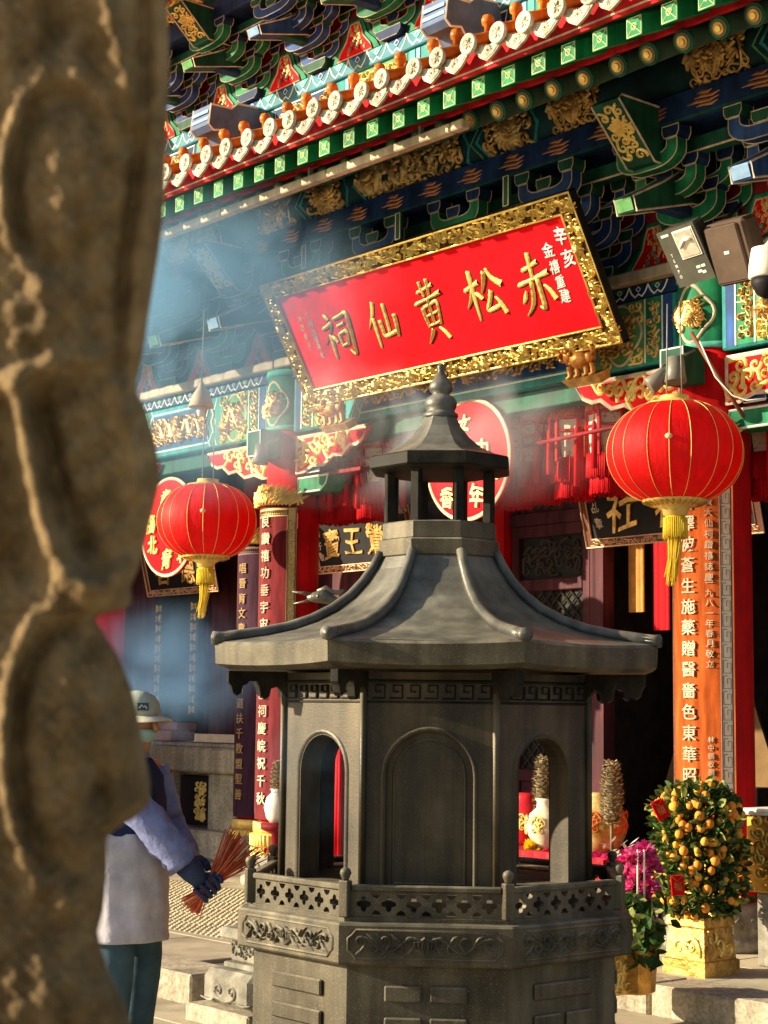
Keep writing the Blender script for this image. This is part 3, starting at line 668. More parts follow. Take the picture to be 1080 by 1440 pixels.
for y in ys[1:]: rings.append([Vector((x, y, RZ(y) - .03 + .9 * x * x)) for x in (-.13, -.06, 0, .06, .13)] + [Vector((x, y, RZ(y) - .05)) for x in (.13, -.13)])
pant.loft(rings, 0, True, cap=True); pant = pant.mesh('pan_tile', mat('tile_bed', (.33, .11, .03), .5))
for i in range(-42, 20):
    x = -.06 + st * i
    if x > 4.4 or x < -9.6: continue
    o = obj('roof_tile', bt, hall); o.location = (x + rnd.uniform(-.006, .006), rnd.uniform(-.012, .012), rnd.uniform(-.006, .006)); o.rotation_euler = (0, 0, rnd.uniform(-.012, .012))
    for nm, me, dx in (('tile_end', te, 0), ('tile_knob', kn, 0), ('drip_tile', dt, st / 2), ('pan_tile', pant, st / 2)):
        c = obj(nm, me, o, False); c.location = (dx + rnd.uniform(-.004, .004), rnd.uniform(-.004, .004), rnd.uniform(-.005, .005))
# long lamp trunking under the eave
# ---- upper tier beam
ub = MB(); y_ = UPY - .03
ub.bbox(-10.5, 4.4, y_, .2, 6.20, 6.62, .01, 0); ub.bbox(-10.5, 4.4, y_ - .03, .2, 6.565, 6.695, .008, 7)
lappets(ub, -10.4, 4.3, 6.567, .126, y_ - .032, 1, .235)
upper = ub.build('upper_beam', [TEAL, WLINE, TURQ, BLUE, NAVY, OGOLD, LGREEN, mat('sea_blue_paint', (.05, .20, .26), .5, var=.3)], hall)
for k in range(14):
    x = -9.9 + 1.0 * k; r = MB(); T = lambda a, b, c, x=x: (x + a, y_ - c, 6.40 + b)
    if k % 2 == 0:
        r.box(x - .42, x + .42, y_ - .003, y_, 6.23, 6.555, 1); r.ridge([(-.40, -.15), (.40, -.15), (.36, .0), (.40, .15), (-.40, .15), (-.36, 0), (-.40, -.15)], [.016] * 7, .01, T, 2)
        dragon(r, .70, .26, k, T, 0, r=.045, waves=2)
    else:
        r.box(x - .30, x + .30, y_ - .003, y_, 6.23, 6.555, 3); scrolls(r, .58, .31, k, .045, T, 4, dens=1.3)
        for sgn in (-1, 1): r.box(x + sgn * .36 - .03, x + sgn * .36 + .03, y_ - .006, y_, 6.23, 6.555, 5); r.box(x + sgn * .43 - .02, x + sgn * .43 + .02, y_ - .006, y_, 6.23, 6.555, 6)
    r.build('painted_panel', [OGOLD, NAVY, WLINE, LGREEN, GOLDP, TURQ, LBLUE], upper)
for x in (-1.70, -4.62, -7.4):
    o = MB(); pr = [(-.38, 6.25), (-.38, 6.62), (-.66, 6.60), (-.72, 6.545), (-.93, 6.535), (-.95, 6.36), (-.90, 6.32), (-.80, 6.34), (-.74, 6.27), (-.62, 6.30), (-.55, 6.24)]
    edged(o, pr, x - .13, x + .13, sidex, 0, 1, .010)
    for zz in (6.40, 6.46): o.box(x - .118, x + .118, -.953, -.948, zz, zz + .028, 2)
    o.build('beam_head', [mat('slate_blue_paint', (.10, .15, .27), .5, var=.25), WLINE, LBLUE], hall)
    o = MB(); o.lathe([(.11, 5.9), (.11, 6.22), (.125, 6.24), (.125, 6.28)], (x + .32, UPY - .02, 0), 16); o.build('upper_post', GREEN, hall)
# upper purlin, roof over the upper brackets (its eave shades them)
o = MB(); prof = [(-.80 + .15 * cos(t), 7.55 + .15 * sin(t)) for t in [2 * pi * q / 20 for q in range(20)]]; o.prism(prof, -10.5, 4.5, sidex, 0)
upu = o.build('upper_purlin', MATS['dark_teal_paint'], hall)
o = MB(); o.box(-10.5, 4.5, -.93, -.89, 7.25, 7.41); o.build('upper_frieze', NAVY, hall)
def upT(x): return lambda a, b, c: (x + a, -.80 - (.154 + c) * cos(b / .15 - .2), 7.55 + (.154 + c) * sin(b / .15 - .2))
for k in range(12):
    r = MB(); T = upT(-9.4 + 1.1 * k); flower(r, 0, 0, .12, T, 0, 3, .014); scrolls(r, .7, .32, k, .042, T, 0, dens=1.1); r.build('flower_relief', OGOLD, upu)
o = MB(); o.prism([(-2.25, 7.60), (-2.28, 7.75), (.3, 8.9), (.3, 8.4), (-1.0, 7.70)], -10.8, 4.8, sidex, 0); o.build('upper_roof', TILEO, hall)
o = MB(); o.box(-10.6, 4.5, -.3, .5, 6.0, 8.6); o.build('upper_wall', DRED, hall)
# ---- porch: ceiling, back wall, doors, dado
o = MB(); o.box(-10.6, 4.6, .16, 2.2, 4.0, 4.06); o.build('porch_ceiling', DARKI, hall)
WY = 1.50
def lattice(x0, x1, z0, z1, y, step, r=.010, m=0):
    b = MB(); n = int(((x1 - x0) + (z1 - z0)) / step)
    for k in range(-n, n + 1):
        for d in (1, -1):
            pts = []
            a = x0 + k * step
            # diagonal bars clipped to the panel
            za, zb = z0, z1
            xa, xb = (a, a + (z1 - z0)) if d > 0 else (a + (z1 - z0), a)
            lo = max(min(xa, xb), x0); hi = min(max(xa, xb), x1)
            if hi - lo < .02: continue
            f = lambda x: z0 + (x - a) if d > 0 else z1 - (x - a)
            b.tube([(lo, y, f(lo)), (hi, y, f(hi))], r, 4, m, smooth=False)
    return b
def leaf_door(x0, x1, z0, z1, name='door'):
    f = MB(); fw = .085
    for (a, b_, c, d) in ((x0, x0 + fw, z0, z1), (x1 - fw, x1, z0, z1), (x0 + fw, x1 - fw, z0, z0 + .12), (x0 + fw, x1 - fw, z1 - .1, z1), (x0 + fw, x1 - fw, z0 + .85, z0 + .95), (x0 + fw, x1 - fw, z1 - .55, z1 - .45)):
        f.bbox(a, b_, WY - .05, WY + .03, c, d, .008)
    d_ = f.build(name, MAROON, hall)
    p = MB(); p.bbox(x0 + fw, x1 - fw, WY - .015, WY + .005, z0 + .12, z0 + .85, .004); p.ridge([(x0 + fw + .05, z0 + .18), (x1 - fw - .05, z0 + .18), (x1 - fw - .05, z0 + .79), (x0 + fw + .05, z0 + .79), (x0 + fw + .05, z0 + .18)], [.03] * 5, .012, XZ(WY - .015), 0)
    p.build('door_panel', MAROON, d_)
    l = lattice(x0 + fw, x1 - fw, z0 + .95, z1 - .55, WY - .01, .11, .009); l.build('lattice', mat('dark_bronze', (.06, .045, .035), .5, metal=.3), d_)
    p = MB(); p.box(x0 + fw, x1 - fw, WY + .006, WY + .012, z0 + .95, z1 - .1); p.build('pane', mat('dark_glass', (.02, .022, .02), .12, var=.4), d_)
    l = MB(); T = XZ(WY + .004); scrolls(l, (x1 - x0) - .2, .30, int(x0 * 10), .05, lambda a, b, c: ((x0 + x1) / 2 + a, WY + .004 - c, z1 - .275 + b), 0); l.build('fretwork', MATS['dark_bronze'], d_)
for (x0, x1) in ((-3.36, -2.46), (-4.30, -3.56), (.28, 1.1), (1.12, 1.95), (-.46, .26)): leaf_door(x0, x1, .14, 3.10)
w = MB(); w.box(-4.5, 4.4, WY - .02, WY + .06, 3.42, 4.0); w.box(-4.5, 4.4, WY - .06, WY + .05, 3.10, 3.20); w.box(-2.44, -2.30, WY - .07, WY + .06, .12, 3.10)
w.box(-.60, -.47, WY - .07, WY + .06, .12, 3.10); w.build('door_frame', MAROON, hall)
w = MB(); w.box(-3.54, -3.38, WY - .12, WY - .02, .12, 3.42); w.build('door_post', RED, hall)
for (x0, x1) in ((-4.3, -3.3), (-3.28, -2.3), (-2.28, -1.3), (-1.28, -.3), (-.28, .7)):   # transom lights
    t = MB(); T = lambda a, b, c: ((x0 + x1) / 2 + a, WY - .02 - c, 3.31 + b); t.bbox(x0, x1, WY - .03, WY + .02, 3.205, 3.415, .006, 0); scrolls(t, .9, .17, int(x0 * 7), .045, lambda a, b, c: ((x0 + x1) / 2 + a, WY - .03 - c, 3.31 + b), 1)
    t.build('transom', [MAROON, MATS['dark_bronze']], hall)
# room behind the open door
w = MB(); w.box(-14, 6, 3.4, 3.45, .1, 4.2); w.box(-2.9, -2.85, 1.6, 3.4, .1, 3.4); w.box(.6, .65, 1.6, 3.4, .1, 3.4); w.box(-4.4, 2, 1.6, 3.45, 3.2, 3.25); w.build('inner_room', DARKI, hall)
# left bay wall with window and granite dado
w = MB(); w.box(-10.6, -7.86, 1.30, 1.5, 1.30, 4.0); w.box(-7.86, -7.62, 1.29, 1.5, 1.30, 4.0); w.box(-6.2, -4.5, 1.30, 1.5, .1, 4.0); w.box(-7.62, -6.2, 1.32, 1.5, 1.3, 4.0); w.build('porch_wall', MAROON, hall)
win = MB(); win.bbox(-8.45, -7.66, 1.20, 1.275, 1.42, 3.3, .006, 0); window = win.build('window', mat('blue_grey_glass', (.03, .05, .06), .2, var=.3), hall)
for x in (-8.40, -7.74):
    t = MB()
    for k in range(11):
        z = 1.50 + .105 * k
        for (a, s) in ((-.045, 1), (.045, -1)):
            t.prism([(x + a, z), (x + a + s * .085, z + .045), (x + a, z + .09)], 1.185, 1.20, fronty, 0) if (k + (s > 0)) % 2 else t.prism([(x + a, z + .01), (x + a + s * .06, z + .045), (x + a, z + .08)], 1.185, 1.20, fronty, 0)
    t.build('gilt_lattice', GOLDP, window)
w = MB(); w.bbox(-10.4, -6.05, .80, 1.29, .94, 1.18, .02, 0); w.bbox(-10.4, -6.10, .86, 1.29, 1.18, 1.22, .008, 0); w.build('window_ledge', GRAN, hall)
w = MB(); w.bbox(-8.2, -7.75, .95, 1.25, 1.225, 1.33, .01, 0); w.bbox(-8.12, -7.72, 1.0, 1.25, 1.332, 1.41, .01, 0); w.build('window_step', mat('pink_brick_ledge', (.36, .17, .13), .7, var=.2), hall)
w = MB(); w.bbox(-10.4, -7.60, .90, 1.29, .13, .938, .01); w.bbox(-6.96, -6.15, .88, 1.29, .13, .938, .015); w.bbox(-7.6, -6.96, 1.05, 1.29, .13, .938, .01); w.build('dado', GRAN, hall)
w = MB(); w.bbox(-10.4, -6.0, .70, 1.29, .125, .40, .03); w.build('wall_base', GRAN, hall)
w = MB(); w.bbox(-7.52, -7.0, .93, 1.04, .42, .90, .008, 0)
scrolls(w, .2, .40, 8, .03, lambda a, b, c: (-7.16 + a, .93 - c, .66 + b), 1); w.build('dark_plaque', [BLACK, GOLDP], hall)

# ============================================================ unseen wing on the left, added only so that its wall shades the left bay
wing = empty('added_shade_wing', (-11.2, -2, 0), 'low tiled wing added out of view to shade the left bay of the hall', 'added building')
m = MB(); m.bbox(-11.5, -10.85, -5.2, 1.2, 0, 3.9, .02); m.build('wall', mat('wing_plaster', (.36, .10, .07), .8, var=.2), wing)
m = MB(); m.prism([(-10.6, 3.9), (-11.17, 4.45), (-11.75, 3.9), (-11.17, 4.02)], -5.4, 1.2, lambda a, b, c: (a, c, b)); m.build('roof', TILEO, wing)
for k in range(22):
    for sgn, x0 in ((1, -10.6), (-1, -11.75)):
        m = MB(); y = -5.25 + .3 * k; m.tube([(x0, y, 3.93), (-11.17, y, 4.48)], .06, 8); m.build('roof_tile', TILEO, wing)
m = MB(); m.bbox(-11.52, -10.83, -5.22, 1.19, 0, .5, .02); m.build('base', GRAN, wing)
# ============================================================ the big name plaque
PB, PT = Vector((0, -.40, 3.965)), Vector((0, -.905, 4.865))
pv = (PT - PB).normalized(); PH = (PT - PB).length; PX0, PX1 = -3.756, -.414; PWd = PX1 - PX0
pT = plane_T((((PX0 + PX1) / 2), PB.y, PB.z), (1, 0, 0), pv)                # a from centre, b from bottom edge, c towards the viewer
plaque = empty('name_plaque', ((PX0 + PX1) / 2, PB.y, PB.z), 'large tilted red name plaque with gilt dragon frame and five gold characters', 'plaque')
FWd = .125
b = MB(); b.box(-PWd / 2 + .02, PWd / 2 - .02, .02, PH - .02, -.04, -.004, 1, T=pT); b.box(-PWd / 2 + FWd, PWd / 2 - FWd, FWd, PH - FWd, -.003, .006, 0, T=pT)
b.build('board', [REDP, BLACK], plaque)
f = MB(); w2 = PWd / 2
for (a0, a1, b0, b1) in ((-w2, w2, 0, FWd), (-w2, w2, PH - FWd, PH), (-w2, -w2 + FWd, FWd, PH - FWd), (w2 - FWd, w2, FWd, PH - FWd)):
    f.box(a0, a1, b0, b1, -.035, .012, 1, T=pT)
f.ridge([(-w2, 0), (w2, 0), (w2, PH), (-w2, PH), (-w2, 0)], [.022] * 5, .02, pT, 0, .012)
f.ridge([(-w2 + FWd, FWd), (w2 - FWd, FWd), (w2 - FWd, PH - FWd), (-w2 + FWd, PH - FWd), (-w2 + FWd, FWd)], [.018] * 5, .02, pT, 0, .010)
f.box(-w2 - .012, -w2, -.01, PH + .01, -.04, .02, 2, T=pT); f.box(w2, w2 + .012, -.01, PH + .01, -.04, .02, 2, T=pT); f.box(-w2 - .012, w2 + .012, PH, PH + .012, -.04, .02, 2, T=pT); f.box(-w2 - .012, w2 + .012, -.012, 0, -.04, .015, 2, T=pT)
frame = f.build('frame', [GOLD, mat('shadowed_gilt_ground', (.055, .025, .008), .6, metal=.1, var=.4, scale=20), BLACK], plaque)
for k in range(8):                                                         # dragons along the long sides, scrolls between
    for (bb) in (FWd / 2, PH - FWd / 2):
        r = MB(); ac = -w2 + PWd * (k + .5) / 8; Tk = lambda a, b_, c, ac=ac, bb=bb: pT(ac + a, bb + b_, .012 + c)
        dragon(r, PWd / 8, FWd * .95, k * 3 + int(bb * 10), Tk, 0, r=.026, waves=1.5, d=1 if k < 4 else -1, curls=False); scrolls(r, PWd / 8, FWd * .9, k + 50, .030, Tk, 0, ht=.026, wd=.013, dens=.6)
        r.build('dragon_carving', GOLD, frame)
for sgn in (-1, 1):
    for k in range(3):
        r = MB(); bc = FWd + (PH - 2 * FWd) * (k + .5) / 3; Tk = lambda a, b_, c, bc=bc, sgn=sgn: pT(sgn * (w2 - FWd / 2) + b_, bc + a, .012 + c)
        dragon(r, (PH - 2 * FWd) / 3, FWd * .95, k + 90, Tk, 0, r=.026, waves=1.2, curls=False); scrolls(r, .25, FWd * .9, k + 150, .030, Tk, 0, ht=.026, wd=.013, dens=.6); r.build('dragon_carving', GOLD, frame)
def p_uv(x, y):
    o = pT(0, 0, .006); n = (pT(0, 0, 1) - pT(0, 0, 0)); d = ray(x, y); t = (o - CAM).dot(n) / d.dot(n); q = CAM + d * t - o
    return q.dot(Vector((1, 0, 0))), q.dot(pv)
# the five brush-written characters, stroke by stroke: points, then widths at the start, middle and end
STROKES = {
 '赤': [([(-.24, .25), (0, .29), (.22, .34)], .09, .07, .10), ([(.02, .52), (.0, .3), (-.01, .1)], .12, .10, .09), ([(-.44, .03), (0, .08), (.44, .14)], .10, .07, .12), ([(-.07, .06), (-.12, -.2), (-.22, -.36), (-.40, -.48)], .11, .10, .03),
        ([(.10, .08), (.11, -.2), (.10, -.42), (.00, -.37)], .11, .12, .03), ([(-.26, -.08), (-.33, -.18), (-.42, -.27)], .05, .11, .05), ([(.24, -.05), (.36, -.16), (.46, -.32)], .05, .10, .13)],
 '松': [([(-.50, .13), (-.28, .19), (-.08, .24)], .09, .07, .10), ([(-.27, .50), (-.28, .1), (-.27, -.48)], .12, .11, .06), ([(-.29, .12), (-.38, -.05), (-.52, -.20)], .10, .08, .03), ([(-.22, .06), (-.15, 0), (-.06, -.09)], .04, .09, .09),
        ([(.14, .42), (.07, .22), (-.05, .02)], .12, .09, .03), ([(.20, .46), (.30, .26), (.52, .10)], .07, .10, .14), ([(.20, .04), (.10, -.16), (.00, -.32), (.22, -.31), (.40, -.26)], .11, .08, .09), ([(.28, -.10), (.38, -.25), (.47, -.45)], .05, .10, .12)],
 '黃': [([(-.30, .34), (0, .38), (.28, .42)], .09, .07, .09), ([(-.13, .52), (-.12, .38), (-.09, .25)], .10, .09, .07), ([(.13, .54), (.12, .4), (.08, .26)], .11, .09, .06), ([(-.48, .16), (0, .21), (.48, .27)], .10, .06, .12),
        ([(-.25, .09), (-.24, -.08), (-.20, -.25)], .10, .09, .07), ([(-.24, .08), (.02, .11), (.26, .13), (.24, -.06), (.19, -.24)], .07, .09, .08), ([(-.20, -.07), (0, -.05), (.20, -.03)], .06, .06, .07), ([(0, .22), (0, 0), (0, -.22)], .08, .08, .07), ([(-.20, -.23), (0, -.22), (.19, -.20)], .06, .06, .07),
        ([(-.10, -.29), (-.22, -.40), (-.38, -.52)], .11, .10, .03), ([(.10, -.29), (.24, -.38), (.36, -.50)], .05, .11, .12)],
 '仙': [([(-.18, .50), (-.28, .25), (-.52, -.04)], .12, .10, .02), ([(-.30, .17), (-.30, -.1), (-.29, -.48)], .10, .11, .06), ([(.14, .42), (.14, .1), (.12, -.22)], .12, .10, .09), ([(-.10, .10), (-.08, -.1), (-.05, -.25), (.18, -.24), (.42, -.19)], .11, .09, .09), ([(.42, .16), (.41, -.05), (.38, -.32)], .12, .11, .07)],
 '祠': [([(-.33, .50), (-.27, .43), (-.21, .36)], .06, .11, .09), ([(-.48, .20), (-.30, .24), (-.15, .28), (-.28, .07), (-.52, -.14)], .09, .08, .02), ([(-.28, .06), (-.28, -.2), (-.28, -.50)], .11, .11, .06), ([(-.23, .02), (-.16, -.05), (-.09, -.14)], .04, .09, .08),
        ([(-.04, .36), (.2, .39), (.44, .42), (.45, .1), (.43, -.30), (.39, -.48), (.26, -.36)], .08, .10, .03), ([(.02, .19), (.15, .21), (.29, .23)], .07, .06, .08), ([(.02, .02), (.03, -.12), (.05, -.27)], .09, .08, .07), ([(.02, .02), (.16, .04), (.29, .05), (.27, -.12), (.24, -.25)], .07, .08, .07), ([(.05, -.24), (.15, -.23), (.25, -.21)], .06, .06, .06)]}
def smooth_line(pts, n=7):
    out = []; P = [pts[0]] + pts + [pts[-1]]
    for i in range(1, len(P) - 2):
        p0, p1, p2, p3 = P[i - 1], P[i], P[i + 1], P[i + 2]
        for j in range(n):
            t = j / n; out.append(tuple(.5 * ((2 * p1[k]) + (p2[k] - p0[k]) * t + (2 * p0[k] - 5 * p1[k] + 4 * p2[k] - p3[k]) * t * t + (3 * p1[k] - p0[k] - 3 * p2[k] + p3[k]) * t ** 3) for k in (0, 1)))
    return out + [pts[-1]]
for ch, x, y, w_, h_, sd in (('祠', 477, 471, .34, .36, 1), ('仙', 540, 455, .33, .36, 2), ('黃', 607, 437, .30, .44, 3), ('松', 681, 413, .36, .37, 4), ('赤', 752, 399, .34, .42, 5)):
    a, b_ = p_uv(x, y); g_ = MB(); rnd = random.Random(sd)
    for si, (pts, wa, wb, wc) in enumerate(STROKES[ch]):
        ln = smooth_line(pts); n_ = len(ln); q = [(a + (u_ + .12 * v_) * w_, b_ + v_ * h_) for u_, v_ in ln]; ws = []
        for i in range(n_):
            t = i / (n_ - 1); w = wa + (wb - wa) * 2 * t if t < .5 else wb + (wc - wb) * (2 * t - 1)
            if i == 0: w *= .55
            ws.append(w * w_ * 1.08 * (1 + .08 * sin(i * 2.1 + si)))
        lift = .002 * (si % 5)
        g_.ridge(q, [w + .016 for w in ws], .004, lambda aa, bb, cc: pT(aa + .003, bb - .003, cc + .0065), 1)
        g_.ridge(q, ws, .016 + lift, lambda aa, bb, cc: pT(aa, bb, cc + .0075), 0)
    g_.build('character', [GOLDP, mat('dark_maroon_outline', (.10, .01, .01), .6)], plaque)
for ch, x, y, s_ in (('辛', 799, 328, .115), ('亥', 811, 359, .115), ('金', 786, 347, .10), ('禧', 795, 371, .09), ('重', 803, 392, .085), ('建', 810, 412, .09),
                     ('占', 432, 442, .055), ('梅', 437, 455, .06), ('後', 442, 467, .055), ('學', 446, 478, .055), ('馮', 449, 488, .05), ('化', 454, 499, .05),
                     ('沐', 422, 449, .05), ('恩', 426, 461, .05), ('弟', 431, 473, .05), ('子', 436, 486, .05)):
    a, b_ = p_uv(x, y); lim_ = w2 - FWd - (.075 if x > 600 else .04); a = max(-lim_, min(lim_, a)) - (.095 if ch in '金禧重建' else 0); g_ = MB(); put_glyph(g_, ch, a, b_, s_, s_ * 1.12, pT, 0, wob=.03, shear=.12, seed=x, base=.007, bold=.004 if x > 600 else -.004, th=.06)
    g_.build('inscription', WLINE if x > 600 else CREAM, plaque)
for x in (470, 818):                                                       # carved lions under the lower edge
    q = PY(x, 0, -.3); a = PY(x, 583 if x < 600 else 515, -.36).x - (PX0 + PX1) / 2
    l = MB(); rnd = random.Random(x)
    def at(u_, v_, c_=0): return pT(a + u_, -.085 + v_, .0 + c_)
    l.ball(at(0, .02), .075, 10, 0, (1.25, 1, .9)); l.ball(at(-.085, .06), .055, 10, 0); l.ball(at(.09, .03), .045, 8, 0)
    for k in range(26):
        t = rnd.uniform(0, 6.28); c_ = at(-.085 + .05 * cos(t), .06 + .05 * sin(t), rnd.uniform(0, .05)); l.ball(c_, .017, 6, 0)
    for u_ in (-.10, -.03, .05, .11): l.tube([at(u_, -.01, .02), at(u_ - .01, -.075, .035), at(u_ - .03, -.085, .06)], [.026, .02, .018], 7, 0)
    l.tube([at(.12, .04), at(.16, .09, .02), at(.13, .13, .02)], [.02, .025, .008], 6, 0)
    l.add([at(-.16, -.085, -.05), at(.17, -.085, -.05), at(.17, -.085, .08), at(-.16, -.085, .08), at(-.14, -.15, -.05), at(.15, -.15, -.05), at(.15, -.15, .05), at(-.14, -.15, .05)], [(0, 1, 2, 3), (4, 5, 6, 7), (0, 1, 5, 4), (1, 2, 6, 5), (2, 3, 7, 6), (3, 0, 4, 7)], 1)
    l.build('carved_lion', [mat('rust_gilt', (.50, .21, .05), .4, metal=.5, var=.4, scale=30), OGOLD], plaque)
for x, y in ((427, 362), (559, 318), (711, 267)):                          # iron hangers at the upper edge
    q = PX(x, y, PY(x, y, -.95).x); c = PY(x, y, -.93)
    h = MB(); h.bbox(c.x - .028, c.x + .028, c.y, c.y + .03, 4.885, c.z + .10, .005, 0)
    h.ridge([(c.x - .024, 4.89), (c.x + .024, 4.89), (c.x + .024, c.z + .095), (c.x - .024, c.z + .095), (c.x - .024, 4.89)], [.010] * 5, .004, XZ(c.y), 1); h.build('hanger', [DGREEN, CREAM], plaque)

# ============================================================ big round lanterns
def make_lantern():
    t = empty('red_lantern', (0, 0, 0))
    R, H = .40, .285; prof = []
    for q in range(25):
        a = -pi / 2 * .75 + pi * .75 * q / 24; prof.append((R * abs(cos(a)) ** .80, H * (1 if a > 0 else -1) * abs(sin(a)) ** 1.0 / sin(pi / 2 * .75)))
    n = 96; m = MB(); vs = []; fs = []
    for r, z in prof:
        for q in range(n):
            a = 2 * pi * q / n; f = 1 - .012 * abs(sin(a * 9)) * 0 - .012 * abs(sin(a * 9)) ; vs.append((r * f * cos(a), r * f * sin(a), z))
    for i in range(len(prof) - 1):
        for q in range(n): q2 = (q + 1) % n; fs.append((i * n + q, i * n + q2, (i + 1) * n + q2, (i + 1) * n + q))
    m.add(vs, fs, 0, True); globe = m.build('globe', LANT, t)
    for k in range(18):
        a = 2 * pi * (k + .12 * sin(k * 2.3)) / 18; mb = MB(); mb.tube([(r * 1.003 * cos(a), r * 1.003 * sin(a), z) for r, z in prof], .0022, 4, 0); mb.build('rib', GOLDP, globe)
    r0 = prof[0][0]
    b = MB(); zb = prof[0][1]
    b.lathe([(r0 * 1.06, zb + .022), (r0 * 1.02, zb - .008), (r0 * .62, zb - .030), (.075, zb - .055), (.07, zb - .085), (.06, zb - .09)], (0, 0, 0), 40, 0)
    for k in range(30):
        a = 2 * pi * k / 30; T = lambda aa, bb, c, a=a: ((r0 * (1.03 - bb) + .004) * cos(a + aa), (r0 * (1.03 - bb) + .004) * sin(a + aa), zb - .006 - .075 * bb - c)
        b.ridge([(0, .02), (.07, .15), (0, .3), (-.06, .22), (0, .12)], .03, .008, T, 1)
    b.build('base_cap', [GOLDP, OGOLD], t)
    c = MB(); zt = prof[-1][1]; c.lathe([(r0 * .98, zt - .01), (r0 * .9, zt + .012), (.10, zt + .022), (.085, zt + .04), (.085, zt + .055), (.02, zt + .06)], (0, 0, 0), 32, 0); c.build('top_cap', GOLDP, t)
    s = MB(); s.lathe([(.055, zb - .085), (.062, zb - .10), (.066, zb - .20), (.06, zb - .205)], (0, 0, 0), 20, 0)
    rnd = random.Random(2)
    for k in range(46):
        a = rnd.uniform(0, 6.28); r = rnd.uniform(.004, .036); sw = rnd.uniform(-.012, .012); l = rnd.uniform(.42, .50)
        s.tube([(r * 1.4 * cos(a), r * 1.4 * sin(a), zb - .2), (r * cos(a) - .012, r * sin(a), zb - .33), (r * cos(a) + sw - .03, r * sin(a) + sw, zb - l)], .0045, 4, 0)
    for k in range(34):
        a = 2 * pi * k / 34; s.tube([(.066 * cos(a), .066 * sin(a), zb - .10), (.070 * cos(a), .070 * sin(a), zb - .215 - .012 * rnd.random())], .006, 4, 0)
    s.build('tassel', YTASS, t)
    w = MB()
    for x in (-.055, .055): w.tube([(x, 0, zt + .05), (x * .8, 0, zt + .62)], .005, 5, 0)
    w.build('hanging_wire', GREYM, t)
    l = MB(); an = -1.05; l.lathe([(.001, .006), (.020, .004), (.022, 0)], (0, 0, 0), 14, 0); l.v = [(R * 1.004 * cos(an) + z * cos(an) - x * sin(an), R * 1.004 * sin(an) + z * sin(an) + x * cos(an), y * .8 + .04) for x, y, z in l.v]; l.build('tag', mat('pale_orange_tag', (.85, .55, .30), .6), t)
    return t
L1 = make_lantern(); L2 = copy_tree(L1)
q = PY(949, 637, -.9); L1.location = q; L1.rotation_euler = (0, 0, .1)
tag(L1, 'big round red lantern with yellow tassel hanging before the orange scroll board', 'lantern', 'big round red lanterns')
q = PY(291, 733, -.9); L2.location = q; L2.rotation_euler = (0, 0, .37)
tag(L2, 'smaller-looking far round red lantern overlapping the red disc at left', 'lantern', 'big round red lanterns')

